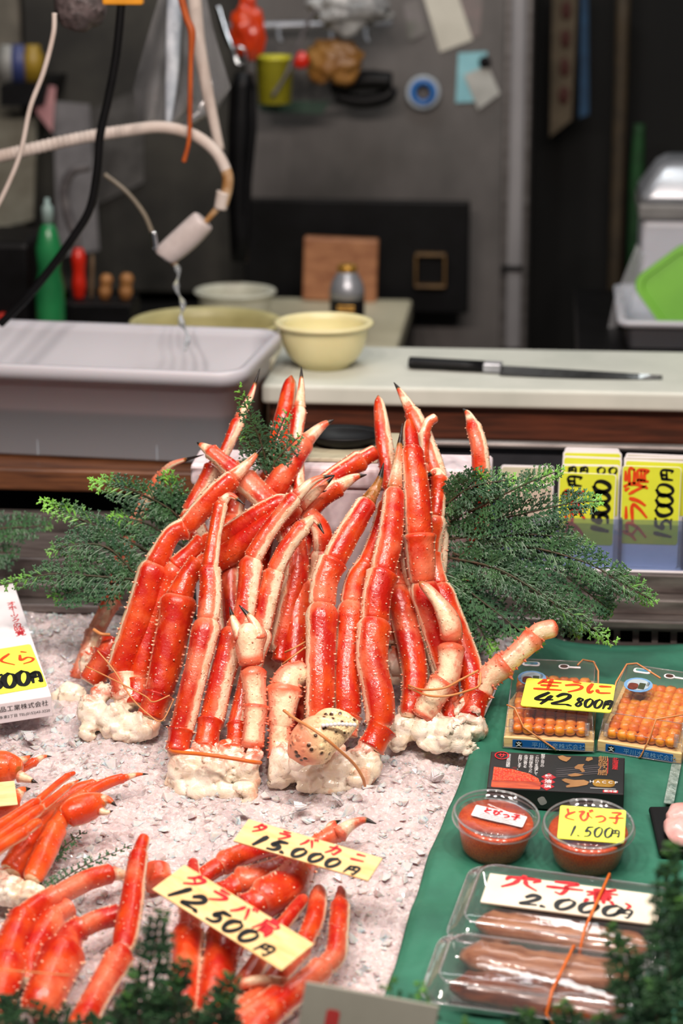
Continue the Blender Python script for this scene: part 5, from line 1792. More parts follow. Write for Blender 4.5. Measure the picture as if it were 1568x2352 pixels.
sprig('tall blurred cypress at the right edge', ['1560,2500,0 1540,2300,0 1530,2100,10 1545,1930,20', '1480,2500,0 1470,2350,0 1440,2230,0 1400,2120,0', '1520,2500,-10 1510,2350,-10 1500,2250,0', '1620,2400,0 1580,2200,10 1570,2060,10'], W1(2.08), 1.5, 12, .6, .62, GF, dens2=.7, bw=4.8)
sprig('low blurred cypress along the front edge at the right', ['1180,2500,0 1190,2400,0 1210,2320,0', '1330,2500,0 1320,2400,0 1290,2300,0', '1420,2500,0 1410,2400,0 1380,2330,0', '1060,2500,0 1070,2420,0 1060,2350,0'], FR, 1.3, 13, .6, .6, GF, dens2=.7, bw=4.8)
sprig('faint blurred cypress beside the grey board', ['900,2500,10 905,2380,10 895,2230,20', '960,2500,10 980,2380,10 960,2260,20'], W1(2.04), 1.1, 14, .8, .4, GF, dens2=.6, bw=3)

# ------------------------------------------------------------------ packed products on the cloth
CH = 0.0125  # top of the cloth above the ice plane


def ice_frame(bl, br, h=CH):
    a, b = ICE(bl[0], bl[1], h), ICE(br[0], br[1], h)
    return frame((a + b) / 2, b - a, IN), (b - a).length


def ice_depth(p_front, p_back, h=CH):
    return (ICE(*p_back, h) - ICE(*p_front, h)).length


def bar(bm, x0, x1, y0, y1, z0, z1, bev=0.0008):
    add_box(bm, x0, x1, y0, y1, z0, z1, bev, 1)


def uni_tray(label, bl, br, D, seed, where, roe_mats):
    fr, Wd = ice_frame(bl, br)
    t = T('sea_urchin_tray', label, 'tray', mat=fr, group='sea urchin trays on the green cloth')
    w = Wd / 2
    box('wooden_base', -w, w, 0.0, D, 0.0, 0.0145, M_palewood, t, .001)
    lab = plate('blue_label', Wd * .80, .0105, .0008, M_blue, t, .0004)
    lab.matrix_basis = Matrix.Translation((0.0, -.0009, .0065)) @ Matrix.Rotation(math.pi / 2, 4, 'X')
    text('company_name', '平川水産株式会社', -Wd * .19, -.0034, .0083, M_lightblue, lab, .0004, bold=.00004)
    e = plate('black_emblem', .0088, .0088, .0005, M_blackink, lab, .0043, -Wd * .33, 0, .0006)
    text('emblem_mark', '文', -Wd * .33 - .0035, -.0025, .007, M_whiteink, lab, .0009, bold=.0002)
    # clear lid: sloping front, flat top, ribs
    H, s = .046, .018
    vs = [V((-w - .001, -.0015, .001)), V((w + .001, -.0015, .001)), V((w - .002, s * .35, .026)), V((-w + .002, s * .35, .026)), V((w - .004, s, H)), V((-w + .004, s, H)),
          V((w - .004, D - .008, H)), V((-w + .004, D - .008, H)), V((w + .001, D + .001, .001)), V((-w - .001, D + .001, .001))]
    fs = [(0, 1, 2, 3), (3, 2, 4, 5), (5, 4, 6, 7), (7, 6, 8, 9), (1, 8, 6, 4, 2), (0, 3, 5, 7, 9)]
    lid = mo('clear_lid', vs, fs, M_clear, t, smooth=False)
    ed = []
    for i, j in ((0, 1), (2, 3), (4, 5), (6, 7), (1, 2), (2, 4), (4, 6), (6, 8), (0, 3), (3, 5), (5, 7), (7, 9), (8, 9)):
        g, f = tube_geo([vs[i], vs[j]], .0007, 6)
        k = sum(len(a[0]) for a in ed)
        ed.append((g, [tuple(x + k for x in q) for q in f]))
    mo('lid_edge', [v for a in ed for v in a[0]], [f for a in ed for f in a[1]], M_lidedge, lid)
    for sx in (-w + .006, w - .012):
        tube('lid_clip', [V((sx + .003, .0045, .020)), V((sx + .003, .009, .035))], .0032, M_lidedge, lid, 8, world=False)
    # printed stickers on the lid
    st_ = plate('round_sticker', .036, .036, .0005, M_lightblue, lid, .0178, -w + .029, D * .62, H + .0008)
    plate('sticker_print', .028, .028, .0004, plain('sticker_inner', (190, 206, 216), None, .5), st_, .0138, -w + .029, D * .62, H + .0012)
    plate('sticker_print', .0125, .016, .0003, plain('sticker_urchin', (120, 46, 26), (84, 30, 20), .5, 0, 200), st_, .005, -w + .0235, D * .58, H + .0015)
    plate('sticker_print', .008, .015, .0003, plain('sticker_green', (60, 70, 44), None, .5), st_, .001, -w + .034, D * .60, H + .0015)
    text('sticker_lettering', '北海道', -w + .0385, D * .66, .0042, M_blackink, st_, H + .0016, vertical=True)
    g_ = plate('island_sticker', .022, .011, .0005, M_white, lid, .004, -w + .026, D * .86, H + .0008)
    plate('sticker_print', .017, .006, .0004, plain('island_green', (90, 150, 96), (70, 120, 170), .5, 0, 160), g_, .0028, -w + .026, D * .866, H + .0012)
    g_ = plate('paddle_sticker', .014, .011, .0005, M_white, lid, .0053, w - .043, D * .84, H + .0008)
    plate('paddle_sticker', .016, .0035, .0005, M_white, lid, .001, w - .030, D * .835, H + .0008)
    plate('sticker_print', .0098, .0078, .0004, plain('dark_brown_print', (70, 36, 24), None, .5), g_, .0038, w - .043, D * .84, H + .0012)
    # orange lobes of roe, one by one
    rn = random.Random(seed)
    proto = []
    for v_ in range(3):
        bm = bmesh.new()
        bmesh.ops.create_icosphere(bm, subdivisions=3, radius=1)
        for v in bm.verts:
            c = v.co
            k_ = 1 + .10 * noise.noise(c * 2.4 + V((v_ * 5, 0, seed)))
            groove = 1 - .12 * math.exp(-(c.x / .22) ** 2) * max(c.z, 0)
            v.co = V((math.copysign(abs(c.x) ** .8, c.x) * .0076 * k_, math.copysign(abs(c.y) ** .75, c.y) * .0105 * k_, c.z * .0072 * k_ * groove))
        me = bpy.data.meshes.new('sea_urchin_lobe')
        bm.to_mesh(me)
        bm.free()
        me.polygons.foreach_set('use_smooth', [True] * len(me.polygons))
        me.materials.append(roe_mats[v_ % len(roe_mats)])
        proto.append(me)
    nc = 7
    for r_ in range(int((D - .020) / .0142)):
        for c_ in range(nc):
            o = bpy.data.objects.new('sea_urchin_lobe', proto[rn.randrange(3)])
            COL.objects.link(o)
            x = -w + .010 + (c_ + .5) * (Wd - .020) / nc + rn.uniform(-.0006, .0006)
            y = .0135 + r_ * .0142 + rn.uniform(-.001, .001)
            z = .0235 + (-.003 if r_ == 0 else 0) + rn.uniform(-.0008, .0008)
            o.matrix_world = fr @ Matrix.Translation((x, y, z)) @ Matrix.Rotation(rn.uniform(-.16, .16), 4, 'Z') @ Matrix.Rotation(-.6 if r_ == 0 else -.3, 4, 'X')
            tag(o, 'orange sea urchin lobe in the ' + where, 'sea urchin lobe', 'sea urchin lobes in the ' + where)
    return t, fr, Wd


M_lidedge = clear_plastic('clear_lid_edge', (0.9, 0.9, 0.92), 0.08, 2.2, 0.12)
U1, F1, W1_ = uni_tray('clear lidded wooden tray of orange sea urchin carrying the yellow price card', (1156, 1716), (1363, 1727), .150, 3, 'tray under the yellow price card', [M_uni2, M_uni2, M_uni])
U2, F2, W2_ = uni_tray('clear lidded wooden tray of orange sea urchin without a price card, blue label fully seen', (1371, 1724), (1564, 1755), .150, 5, 'tray showing its round blue sticker', [M_uni, M_uni2, M_uni])
fr, w3 = ice_frame((1572, 1757), (1750, 1784))
t = T('sea_urchin_tray', 'corner of another wooden sea urchin tray at the right edge', 'tray', mat=fr, group='sea urchin trays on the green cloth')
box('wooden_base', -w3 / 2, w3 / 2, 0, .15, 0, .0145, M_palewood, t, .001)
box('clear_lid', -w3 / 2, w3 / 2, .004, .146, .0148, .046, M_clear, t, .003)


def tray_band(label, fr, pts, mat=M_band, r=.0011):
    pp = [V(p) for p in pts]
    s = [V(q) for q in catmull([tuple(p) for p in pp], 10 * (len(pp) - 1))]
    vs, fs = tube_geo(pp, r, 6)
    o = mo('rubber_band', vs, fs, mat)
    o.matrix_world = fr
    tag(o, label, 'rubber band', 'rubber bands round the sea urchin trays')


w = W1_ / 2
tray_band('rubber band over the front left corner of the sea urchin tray with the price card', F1, [(-w + .002, .022, .0475), (-w + .012, .016, .0475), (-w + .024, .0035, .028), (w * .12, -.003, .004), (w * .16, -.001, -.0005)])
tray_band('rubber band over the back right corner of the sea urchin tray with the price card', F1, [(w - .026, .13, .0475), (w - .02, .144, .0478), (w - .006, .14, .0478), (w + .0005, .12, .046), (w + .002, .09, .02)])
w = W2_ / 2
tray_band('rubber band over the front of the sea urchin tray without a price card', F2, [(w + .002, .045, .0470), (w * .3, .016, .0478), (w * .22, .005, .028), (w * .05, -.003, .003), (0, -.001, -.0005)])
tray_band('rubber band over the back left corner of the sea urchin tray without a price card', F2, [(-w - .002, .075, .022), (-w - .0005, .1, .042), (-w + .004, .138, .0478), (-w + .016, .1435, .048), (-w + .05, .118, .0475), (-w + .052, .117, .047)])


def card(name, label, tl, tr, bl, pl, mat, th=.0012, r=.004, cat='price card', group=None, lift=0.0):
    a, b, c = pl(*tl), pl(*tr), pl(*bl)
    fr, w, h = card_frame(a, b, c)
    t = T(name, label, cat, mat=fr, group=group)
    plate('card_board', w, h, th, mat, t, r)
    return t, w, h


def on_ice(h):
    return lambda x, y: ICE(x, y, h)


# yellow card on the left urchin tray
t, w, h = card('price_card', 'yellow price card with orange and black writing on the sea urchin tray', (1212, 1557), (1416, 1573), (1192, 1620), on_ice(CH + .0505), M_yellow)
brush('red_lettering', '生うに', -w * .40, h * .10, h * .40, w * .28, M_orink, t, wid=.13, asp=1.25, italic=.12)
brush('black_lettering', '42.', -w * .40, -h * .40, h * .44, w * .20, M_blackink, t, wid=.13, asp=.85, italic=.2)
brush('black_lettering', '800円', w * .075, -h * .40, h * .33, w * .105, M_blackink, t, wid=.12, asp=.5, italic=.1)

# black carton
fr, w = ice_frame((1117, 1852), (1431, 1868))
D_ = .082
bx = T('black_carton', 'flat black carton with a printed boat of salmon roe and gold characters', 'carton', mat=fr)
Hb = .026
box('carton_body', -w / 2, w / 2, 0, D_, 0, Hb, M_blackbox, bx, .0012)
z = Hb + .0004
plate('picture_print', w * .36, D_ * .20, .0003, plain('boat_print', (206, 88, 44), (150, 40, 20), .4, 0, 30, stretch=(1, 6, 1)), bx, .002, -w * .29, D_ * .12, z)
vs = [V((-w * .465, D_ * .20, z + .0003)), V((-w * .12, D_ * .22, z + .0003)), V((-w * .13, D_ * .30, z + .0003)), V((-w * .2, D_ * .42, z + .0003)), V((-w * .33, D_ * .52, z + .0003)), V((-w * .465, D_ * .56, z + .0003))]
mo('picture_print', vs, [tuple(range(6))], M_ikura, bx, smooth=False)
for i, ch in enumerate('醤油漬'):
    y = D_ * (.36 - i * .125)
    d = plate('red_lozenge', .0115, .0115, .0003, plain('lozenge_red', (186, 26, 40), None, .5), bx, .0006)
    d.matrix_basis = Matrix.Translation((-w * .055 - i * .0006, y, z)) @ Matrix.Diagonal((1.3, .85, 1, 1)) @ Matrix.Rotation(math.pi / 4, 4, 'Z')
    text('carton_lettering', ch, -w * .055 - .0048, y - .0028, .0088, M_whiteink, bx, z + .0005, bold=.0002)
for i, (s_, dx) in enumerate((('鮮度と旨さの', 0), ('こだわりを追求して、', 1), ('伝統の味を守った', 2), ('北海の香りを', 3), ('お届けします。', 4), ('笹谷商店謹製', 6))):
    text('carton_lettering', s_, -w * .125 - dx * .0068, D_ * .93 - (.004 if dx else 0), .0058, M_whiteink, bx, z, vertical=True, sx=.9)
text('red_lettering', '㊞', -w * .33, D_ * .53, .006, plain('seal_red', (150, 36, 28), None, .5), bx, z)
rg = lathe('red_emblem', [(.0072, 0), (.0088, 0), (.0088, .0004), (.0072, .0004)], M_redink, bx, 32, closed=True)
rg.location = (-w * .415, D_ * .885, z)
text('emblem_mark', 'サ', -w * .415 - .0052, D_ * .885 - .0036, .0105, M_redink, bx, z, bold=.0003)
# bronze brush shapes of the product name
for pts in (((.0, .93), (.025, .97), (.05, .93), (.075, .93), (.065, .86), (.05, .80), (.03, .82), (.012, .86)), ((.16, .95), (.19, .96), (.195, .90), (.17, .84), (.155, .86)),
            ((.095, .66), (.115, .74), (.15, .76), (.14, .68), (.155, .56), (.14, .53), (.125, .60), (.10, .62)), ((.06, .44), (.10, .50), (.15, .47), (.12, .42), (.08, .40)),
            ((.03, .30), (.05, .34), (.10, .31), (.15, .33), (.18, .28), (.17, .20), (.12, .14), (.06, .10), (.055, .14), (.08, .20), (.05, .24))):
    n_ = len(pts)
    mo('bronze_brushwork', [V((w * (a * 1.35), D_ * b, z + .0002)) for a, b in pts], [tuple(range(n_))], M_bronze, bx, smooth=False)
for i in range(5):
    o = plate('grey_brushwork', w * .36, .0016 + .001 * (i % 2), .0002, plain('grey_brush', (74, 68, 72), (50, 46, 50), .4), bx, .0006)
    o.matrix_basis = Matrix.Translation((w * .17, D_ * (.46 + i * .055), z - .0001)) @ Matrix.Rotation(.26, 4, 'Z')
text('gold_lettering', '釧路乃膳', w * .30, D_ * .88, .0125, M_bronze, bx, z + .0002, vertical=True, bold=.0001)
text('red_lettering', '北海道産', w * .405, D_ * .90, .0078, M_redink, bx, z + .0002, vertical=True)
plate('red_rule', .0007, D_ * .42, .0002, M_redink, bx, .0002, w * .375, D_ * .74, z + .0001)
plate('gold_seal', .026, .0165, .0003, M_gold, bx, .0065, w * .35, D_ * .27, z + .0001)
text('carton_lettering', 'H A C C P', w * .245, D_ * .255, .0075, M_whiteink, bx, z + .0006)
plate('white_rule', .030, .0006, .0002, M_whiteink, bx, .0002, w * .345, D_ * .125, z + .0001)
plate('red_tag', .0175, .0052, .0003, M_redink, bx, .0006, w * .40, D_ * .055, z + .0001)
text('carton_lettering', '要冷凍', w * .40 - .0077, D_ * .055 - .0019, .0052, M_whiteink, bx, z + .0005, bold=.0001)
for x_ in (-.015, .022, .05):
    o = plate('front_print', .009, .011, .0002, plain('front_grey', (170, 168, 168), None, .5), bx, .003)
    o.matrix_basis = Matrix.Translation((x_, -.0004, Hb * .45)) @ Matrix.Rotation(math.pi / 2, 4, 'X') @ Matrix.Rotation(.5, 4, 'Z')

# tubs of flying fish roe
def roe_cup(label, px, py, r_px, tilt, seed):
    c = ICE(px, py, CH)
    m = m_per_px(c)
    r = r_px * m
    fr = frame(c, V((1, 0, 0)), IN) @ Matrix.Rotation(tilt, 4, 'Y')
    t = T('roe_cup', label, 'cup', mat=fr, group='round clear cups of fish roe')
    h = .046
    lathe('cup_wall', [(r * .72, .001), (r * .74, .0015), (r * .90, h * .86), (r * .90, h * .9)], M_cupclear, t, 56)
    lid = lathe('cup_lid', [(r * .90, h * .84), (r * .97, h * .86), (r * 1.0, h * .90), (r * 1.0, h * 1.0), (r * .965, h * 1.07), (r * .91, h * 1.05), (r * .885, h * .96), (r * .2, h * .95), (0, h * .95)], M_lidclear, t, 64)
    ed = lathe('lid_edge', [(r * 1.0 + .0004 * math.cos(a), h * .90 + .0011 * math.sin(a)) for a in [k * .785 for k in range(8)]], M_lidedge, lid, 64, closed=True)
    lathe('lid_edge', [(r * .955 + .0012 * math.cos(a), h * 1.065 + .0012 * math.sin(a)) for a in [k * .785 for k in range(8)]], M_lidedge, lid, 64, closed=True)
    ro = lathe('fish_roe', [(0, .002), (r * .70, .002), (r * .725, .006), (r * .86, h * .80), (r * .84, h * .86), (r * .5, h * .895), (0, h * .90)], M_tobiko, None, 56)
    ro.matrix_world = fr
    tag(ro, 'tiny orange red roe filling the ' + ('cup with the white sticker' if seed == 1 else 'cup under the yellow card'), 'fish roe', None, 'stuff')
    return t, fr, r, h, lid


M_lidclear = clear_plastic('clear_cup_lid', (.97, .97, .97), .05, 1.3, .015)
t1, fr1, r1, h1, lid1 = roe_cup('round clear cup of orange roe with a white sticker on its lid', 1131, 1950, 101, math.radians(5), 1)
t2, fr2, r2, h2, lid2 = roe_cup('round clear cup of orange roe under a small yellow price card', 1347, 1974, 106, math.radians(1), 2)
sk = plate('white_sticker', r1 * 1.2, r1 * .47, .0003, M_white, lid1, .002)
sk.matrix_basis = Matrix.Translation((.003, .002, h1 * .968)) @ Matrix.Rotation(math.radians(-13), 4, 'Z')
brush('red_lettering', 'とびっ子', -r1 * .40, -r1 * .02, r1 * .23, r1 * .22, M_redink, sk, wid=.16, asp=.9, z=.0006, slant=0)
for i in range(4):
    plate('small_print', r1 * (.86, .7, .8, .55)[i], .0011, .0002, plain('grey_ink', (120, 116, 116), (200, 198, 198), .5, 0, 900), sk, .0002, -r1 * (.0, .08, .03, .15)[i], -r1 * .055 - i * .0034, .0004)
sk2 = plate('white_sticker', r2 * .62, r2 * .30, .0003, M_white, lid2, .002)
sk2.matrix_basis = Matrix.Translation((-.001, r2 * .52, h2 * .968)) @ Matrix.Rotation(math.radians(-6), 4, 'Z')
fc = fr2 @ Matrix.Translation((.0035, -.002, h2 * 1.075)) @ Matrix.Rotation(math.radians(-3), 4, 'Z') @ Matrix.Rotation(math.radians(6), 4, 'X')
t = T('price_card', 'small yellow price card on the lid of the right roe cup', 'price card', mat=fc)
w, h = r2 * 1.42, r2 * 1.12
plate('card_board', w, h, .001, M_yellow, t, .003)
brush('orange_lettering', 'とびっ子', -w * .46, h * .05, h * .38, w * .235, M_orink, t, wid=.10, asp=.75)
brush('black_lettering', '1.500', -w * .36, -h * .42, h * .32, w * .155, M_blackink, t, wid=.10, asp=.58, slant=.05, italic=.1)
brush('black_lettering', '円', w * .28, -h * .34, h * .22, w * .15, M_blackink, t, wid=.12, asp=.9)

# packs of simmered eel
def eel_pack(label, bl, br, back, seed, n, where, mats):
    fr, w = ice_frame(bl, br)
    D = ice_depth(bl, back)
    t = T('eel_pack', label, 'food pack', mat=fr, group='clear packs of simmered eel')
    H = .034
    ls = [rrect(-w / 2 + .006, w / 2 - .006, .006, D - .006, .016, .001), rrect(-w / 2 + .002, w / 2 - .002, .002, D - .002, .018, H * .45), rrect(-w / 2 - .006, w / 2 + .006, -.005, D + .005, .022, H * .47), rrect(-w / 2 - .006, w / 2 + .006, -.005, D + .005, .022, H * .52),
          rrect(-w / 2 + .002, w / 2 - .002, .003, D - .003, .018, H * .54), rrect(-w / 2 + .008, w / 2 - .008, .010, D - .010, .014, H * .94), rrect(-w / 2 + .014, w / 2 - .014, .016, D - .016, .012, H)]
    loops('clear_box', ls, M_packclear, t, True, True)
    for zz, e in ((H * .5, .006), (H * .95, -.010)):
        q = [v for v in rrect(-w / 2 - e, w / 2 + e, -e, D + e, .02, zz)]
        g, f = tube_geo(q + [q[0]], .0011, 6)
        mo('box_edge', g, f, M_lidedge, t)
    rn = random.Random(seed)
    for i in range(n):
        y = D * (i + .5) / n
        nn = 22
        path, rad = [], []
        for k in range(nn + 1):
            q = k / nn
            path.append(V((-w / 2 + .022 + (w - .044) * q, y + .003 * math.sin(q * 5 + i * 2), .0155 + .002 * math.sin(q * 7 + i))))
            rad.append(min(D / n * .50, .026) * (.80 + .2 * math.sin(q * 3.1)) * min(1, .35 + q * 8, .35 + (1 - q) * 6))
        vs, fs = tube_geo(path, rad, 14)
        for v in vs:
            v.z = .0155 + (v.z - .0155) * .55
            v += V((noise.noise(v * 70), noise.noise(v * 70 + V((9, 0, 0))), noise.noise(v * 70 + V((0, 9, 0))))) * .0028
        o = mo('eel_fillet', vs, fs, mats[i % len(mats)])
        o.matrix_world = fr
        tag(o, ('long glossy brown eel fillet at the front of the ' if i == 0 else ('long glossy brown eel fillet at the back of the ' if i == n - 1 else 'long glossy brown eel fillet in the middle of the ')) + where, 'eel fillet', 'simmered eel fillets in the ' + where)
    return t, fr, w, D, H


M_packclear = clear_plastic('pack_plastic', (.95, .94, .94), .06, 1.5, .03)
e1, ef1, ew1, eD1, eH1 = eel_pack('clear pack of brown simmered eel under the white price board', (1034, 2182), (1530, 2252), (1079, 2022), 3, 2, 'pack under the white price board', [M_eeltop, M_eel])
e2, ef2, ew2, eD2, eH2 = eel_pack('clear pack of brown simmered eel nearest the front edge', (975, 2322), (1480, 2392), (1022, 2182), 4, 2, 'pack nearest the front edge', [M_eel, M_eeltop])
t, w, h = card('price_board', 'white price board with red and black brush writing on the eel pack', (1120, 2005), (1517, 2056), (1108, 2072), on_ice(CH + .0385), plain('white_wood', (240, 232, 212), (230, 218, 196), .5, 0, 14), .002, .0008, 'price board')
brush('red_lettering', '穴子', -w * .42, h * .08, h * .46, w * .25, M_redink, t, wid=.15, asp=1.6, italic=.1)
brush('red_lettering', '煮', w * .06, -h * .05, h * .52, w * .2, M_redink, t, wid=.12, asp=1.3)
brush('red_lettering', ',', w * .26, -h * .1, h * .4, w * .2, M_redink, t, wid=.14)
brush('black_lettering', '2.000', -w * .30, -h * .42, h * .38, w * .135, M_blackink, t, wid=.2, asp=1.1, italic=.3)
brush('black_lettering', '円', w * .24, -h * .42, h * .30, w * .2, M_blackink, t, wid=.14, asp=1.3, italic=.2)
for lab, f_, ww, dd, hh, x in (('orange rubber band over the white price board and its eel pack', ef1, ew1, eD1, .0415, .03), ('orange rubber band round the eel pack nearest the front edge', ef2, ew2, eD2, .0365, .02)):
    pp = [V((x + .006, dd + .007, .012)), V((x + .006, dd - .012, hh)), V((x - .004, .014, hh)), V((x - .007, -.003, .020)), V((x + .004, -.007, .006)), V((x + .014, -.010, .002))]
    vs, fs = tube_geo(pp, .0016, 6)
    o = mo('rubber_band', vs, fs, M_orband)
    o.matrix_world = f_
    tag(o, lab, 'rubber band', 'orange bands round the eel packs')

# wooden price cards on the lying crabs
def on_plane(p0, n):
    return lambda x, y: CAM + ray(x, y) * ((p0 - CAM).dot(n) / ray(x, y).dot(n))


n1 = (IN + V((.0, -.16, 0))).normalized()
t, w, h = card('price_board', 'upper wooden price board lying on the red crab legs', (587, 1886), (895, 1976), (519, 1926), on_plane(ICE(700, 1970, .075), n1), M_cardwood, .0018, .0006, 'price board', 'wooden price boards on the lying crabs')
brush('red_lettering', 'タラバカニ', -w * .44, h * .06, h * .40, w * .185, M_redink, t, wid=.15, asp=1.05, italic=.1)
brush('black_lettering', '15.', -w * .40, -h * .44, h * .46, w * .12, M_blackink, t, wid=.24, asp=1.0, italic=.3)
brush('black_lettering', '000', -w * .10, -h * .44, h * .42, w * .125, M_blackink, t, wid=.22, asp=1.0, italic=.3)
brush('black_lettering', '円', w * .30, -h * .46, h * .36, w * .14, M_blackink, t, wid=.16, asp=1.2, italic=.25)
n2 = (IN + V((-.05, -.16, 0))).normalized()
t, w, h = card('price_board', 'lower wooden price board lying on the red crab legs', (427, 1988), (724, 2170), (346, 2040), on_plane(ICE(540, 2110, .085), n2), M_cardwood, .0018, .0006, 'price board', 'wooden price boards on the lying crabs')
brush('red_lettering', 'タラバ', -w * .42, h * .06, h * .42, w * .19, M_redink, t, wid=.15, asp=1.2, italic=.1)
brush('red_lettering', '肩', w * .15, h * .0, h * .48, w * .2, M_redink, t, wid=.12, asp=1.1)
brush('black_lettering', '12.', -w * .44, -h * .42, h * .46, w * .12, M_blackink, t, wid=.2, asp=1.1, italic=.3)
brush('black_lettering', '500', -w * .12, -h * .42, h * .42, w * .12, M_blackink, t, wid=.21, asp=1.0, italic=.2)
brush('black_lettering', '円', w * .26, -h * .44, h * .34, w * .14, M_blackink, t, wid=.15, asp=1.3, italic=.2)

# white carton at the left edge with a yellow card
b0, b1, b2 = ICE(118, 1598, .052), ICE(-120, 1634, .052), ICE(26, 1340, .06)
xdir = (b0 - b1).normalized()
ydir = b2 - b0
ydir = (ydir - xdir * ydir.dot(xdir))
LY = ydir.length
fr = frame(b0, xdir, xdir.cross(ydir))
wc_ = T('white_carton', 'white carton with a yellow price card at the left edge', 'carton', mat=fr)
Wc, Hc = .20, .030
box('carton_body', -Wc, 0, 0, LY, -Hc, 0, M_white, wc_, .0012)
for i, ch in enumerate('オホーツクの味覚'):
    text('red_lettering', ch if ch != 'ー' else '｜', -.0185 - .0007 * i * .3, LY * .80 - i * .0118, .0125 if i < 6 else .0145, M_redink, wc_, .0005, bold=.0002)
text('small_lettering', '品工業株式会社', -.066, -.0008, .0088, M_blackink, wc_, .0).matrix_basis = Matrix.Translation((-.0, -.0007, -.0115)) @ Matrix.Rotation(math.pi / 2, 4, 'X')
text('small_lettering', '宮5条東2丁目 TEL(0152)43-3220', -.075, -.0008, .0052, M_blackink, wc_, .0).matrix_basis = Matrix.Translation((-.0, -.0007, -.0215)) @ Matrix.Rotation(math.pi / 2, 4, 'X')
yc = T('price_card', 'yellow price card with orange and black writing on the white carton', 'price card', mat=fr @ Matrix.Translation((-.055, LY * .25, .0016)) @ Matrix.Rotation(math.radians(2), 4, 'Z'))
w, h = .104, LY * .36
plate('card_board', w, h, .0012, M_yellow, yc, .004)
brush('orange_lettering', 'いくら', -w * .22, h * .06, h * .30, w * .235, M_orink, yc, wid=.09, asp=.8)
brush('black_lettering', '500', -w * .20, -h * .42, h * .34, w * .17, M_blackink, yc, wid=.14, asp=.55, italic=.1)
brush('black_lettering', '円', w * .33, -h * .40, h * .26, w * .15, M_blackink, yc, wid=.13, asp=.55)
o = plate('wooden_tag', .06, .034, .0016, M_cardwood, None, .0008)
o.matrix_world = frame(ICE(-22, 1826, .05), V((1, .35, 0)), IN + V((0, -.5, 0)))
tag(o, 'corner of a plain wooden tag at the left edge between orange crab claws', 'tag')

# fish pieces, clear strip at the right edge
for i, (px, py, rx, ry, lab) in enumerate(((1568, 1880, 38, 22, 'upper pink fish piece at the right edge'), (1566, 1908, 42, 22, 'lower pink fish piece at the right edge'))):
    c = ICE(px, py, CH + .016 - i * .001)
    m = m_per_px(c)
    bm = bmesh.new()
    bmesh.ops.create_icosphere(bm, subdivisions=3, radius=1)
    for v in bm.verts:
        v.co = V((v.co.x * rx * m, v.co.y * .03, v.co.z * .012)) * (1 + .15 * noise.noise(v.co * 2 + V((i, 0, 0))))
    o = bo('fish_piece', bm, M_fish, None, True)
    o.matrix_world = frame(c, V((1, .1, 0)), IN)
    tag(o, lab, 'fish', 'pink fish pieces at the right edge')
o = box('black_food_tray', -.03, .09, -.045, .05, 0, .008, M_blackrub, None, .003)
o.matrix_world = frame(ICE(1560, 1918, CH), V((1, .1, 0)), IN)
tag(o, 'black food tray under the pink fish at the right edge', 'tray')
a, b = ICE(1553, 1755, CH + .0015), ICE(1535, 1845, CH + .0015)
fr = frame((a + b) / 2, V((0, 0, 0)) + (b - a).cross(IN) * -1, IN)
o = plate('clear_tape', 22 * m_per_px(a), (b - a).length, .0012, plain('wrinkled_tape', (150, 166, 158), (90, 112, 104), .15, 0, 90, .8, .003), None, .001)
o.matrix_world = fr
tag(o, 'wrinkled strip of clear tape on the green cloth at the right edge', 'tape')

# ------------------------------------------------------------------ price cards kept in the acrylic rack on the ledge
yr = 3.21
zl = .7005
rk = T('card_rack', 'blue tinted acrylic rack holding stacks of price cards on the steel ledge', 'rack', (0, yr, zl))
xa, xb = P(1128, 1250, yr).x, P(1650, 1250, yr).x
ztop = P(1400, 1193, yr).z - zl
box('front_panel', xa, xb, 0, .003, .0025, ztop, M_blueacr, rk, .0006)
box('rack_base', xa - .004, xb, -.004, .075, 0, .0025, M_white, rk, .0006)
for px in (1128, 1275, 1420, 1566):
    xx = P(px, 1250, yr).x
    box('divider', xx, xx + .0045, .0035, .072, .0025, ztop, plain('deep_blue_acrylic', (44, 62, 104), (36, 52, 92), .2), rk, .0006)


def rack_card(label, x0, x1, ytop, ybot, Y, mat, zb=None, group=None):
    a, b = P(x0, ytop, Y), P(x1, ytop, Y)
    zb = zl + .003 if zb is None else zb
    w, h = b.x - a.x, a.z - zb
    fr = Matrix.Translation(((a.x + b.x) / 2, Y, zb + h / 2)) @ Matrix.Rotation(math.pi / 2, 4, 'X') @ Matrix.Rotation(math.radians(R.uniform(-1.2, 1.2)), 4, 'Z')
    t = T('price_card', label, 'price card', mat=fr, group=group)
    plate('card_board', w, h, .0016, M_white, t, .004)
    return t, w, h


GRK = 'price cards kept in the acrylic rack'
t, w, h = rack_card('front yellow card of the right stack in the rack, red and black writing', 1428, 1564, 1070, 1298, yr + .012, M_white, group=GRK)
yp = plate('yellow_face', w * .98, h * .765, .0005, M_oldyellow, t, .004, 0, h * .115, .0006)
y0 = h * .115
brush('red_lettering', 'タラバ肩', -w * .05, y0 - h * .36, w * .40, h * .175, M_orink, t, z=.0012, wid=.11, rot=math.pi / 2, asp=1.0)
brush('black_lettering', '15.000', w * .38, y0 - h * .36, w * .30, h * .10, M_blackink, t, z=.0012, wid=.15, rot=math.pi / 2, asp=.9)
brush('black_lettering', '円', w * .36, y0 + h * .24, w * .22, h * .1, M_blackink, t, z=.0012, wid=.15, rot=math.pi / 2, asp=1.1)
t, w, h = rack_card('front yellow card of the middle stack in the rack, half hidden by cypress', 1282, 1414, 1086, 1298, yr + .012, M_white, group=GRK)
yp = plate('yellow_face', w * .97, h * .765, .0005, M_oldyellow, t, .004, 0, h * .115, .0006)
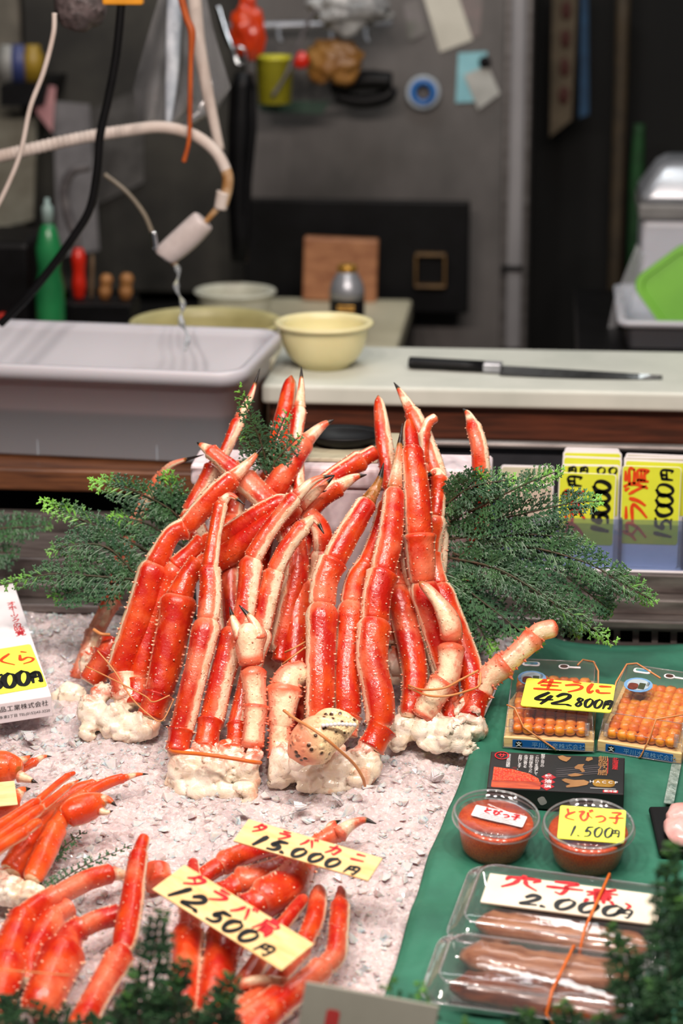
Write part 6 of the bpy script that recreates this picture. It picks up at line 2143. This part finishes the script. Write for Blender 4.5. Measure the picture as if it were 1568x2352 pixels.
brush('black_lettering', '15000', w * .40, y0 - h * .30, w * .30, h * .115, M_blackink, t, z=.0012, wid=.2, rot=math.pi / 2, asp=.9)
brush('black_lettering', '円', -w * .10, y0 + h * .22, w * .26, h * .12, M_blackink, t, z=.0012, wid=.13, rot=math.pi / 2, asp=.9)
brush('black_lettering', '円', w * .14 - w * .34, y0 + h * .06, w * .24, h * .12, M_blackink, t, z=.0012, wid=.13, rot=math.pi / 2, asp=.9)
brush('red_lettering', 'タラバ', -w * .02, y0 - h * .34, w * .36, h * .165, M_redink, t, z=.0012, wid=.14, rot=math.pi / 2)
for i, (x0, x1, yt) in enumerate(((1290, 1424, 1066), (1290, 1426, 1048), (1293, 1428, 1036), (1296, 1422, 1028))):
    t, w, h = rack_card(('second', 'third', 'fourth', 'hindmost')[i] + ' card from the front of the middle stack in the rack', x0, x1, yt, 1298, yr + .022 + .009 * i, M_white, group=GRK)
    plate('yellow_face', w * .95, h * .5, .0005, M_oldyellow if i != 3 else M_creamboard, t, .003, 0, h * .235 if i != 3 else h * .22, .0006)
    if i == 0:
        brush('black_lettering', '円円 00', -w * .40, h * .405, w * .14, w * .2, M_blackink, t, z=.0012, wid=.2, asp=1.2)
for i, yt in enumerate((1056, 1048, 1042)):
    t, w, h = rack_card(('second', 'third', 'hindmost')[i] + ' card from the front of the right stack in the rack', 1432 + i, 1580, yt, 1298, yr + .022 + .01 * i, M_white, group=GRK)
    plate('yellow_face', w * .96, h * .5, .0005, (M_oldyellow, M_creamboard, M_creamboard)[i], t, .003, 0, h * .235, .0006)
t, w, h = rack_card('cream card standing in the left bay of the rack behind the cypress', 1150, 1272, 1068, 1298, yr + .03, M_white, group=GRK)
plate('cream_face', w * .97, h * .96, .0005, M_creamboard, t, .004, 0, 0, .0006)
t, w, h = rack_card('pale card in front of the cream card in the left bay of the rack', 1160, 1268, 1110, 1298, yr + .014, M_white, group=GRK)
plate('pale_face', w * .97, h * .96, .0005, plain('pale_card', (206, 188, 172), (190, 172, 156), .5), t, .004, 0, 0, .0006)

# grey board at the front edge
a, b = P(700, 2276, 2.05), P(1010, 2352, 2.05)
xw = (P(1010, 2340, 2.05).x - P(700, 2340, 2.05).x) / 2
gs = T('grey_board', 'grey board with a red mark standing at the front edge of the display', 'board', mat=Matrix.Translation((a.x + xw, 2.05, a.z)) @ Matrix.Rotation(math.radians(9), 4, 'Y') @ Matrix.Rotation(math.radians(-14), 4, 'X'))
box('board_sheet', -xw, xw, -.003, .003, -.20, 0, M_greysign, gs, .001)
o = plate('red_mark', .0125, .03, .0004, plain('dull_red', (170, 50, 48), None, .5), gs, .003)
o.matrix_basis = Matrix.Translation((-xw * .52, -.0036, -.036)) @ Matrix.Rotation(math.pi / 2, 4, 'X')
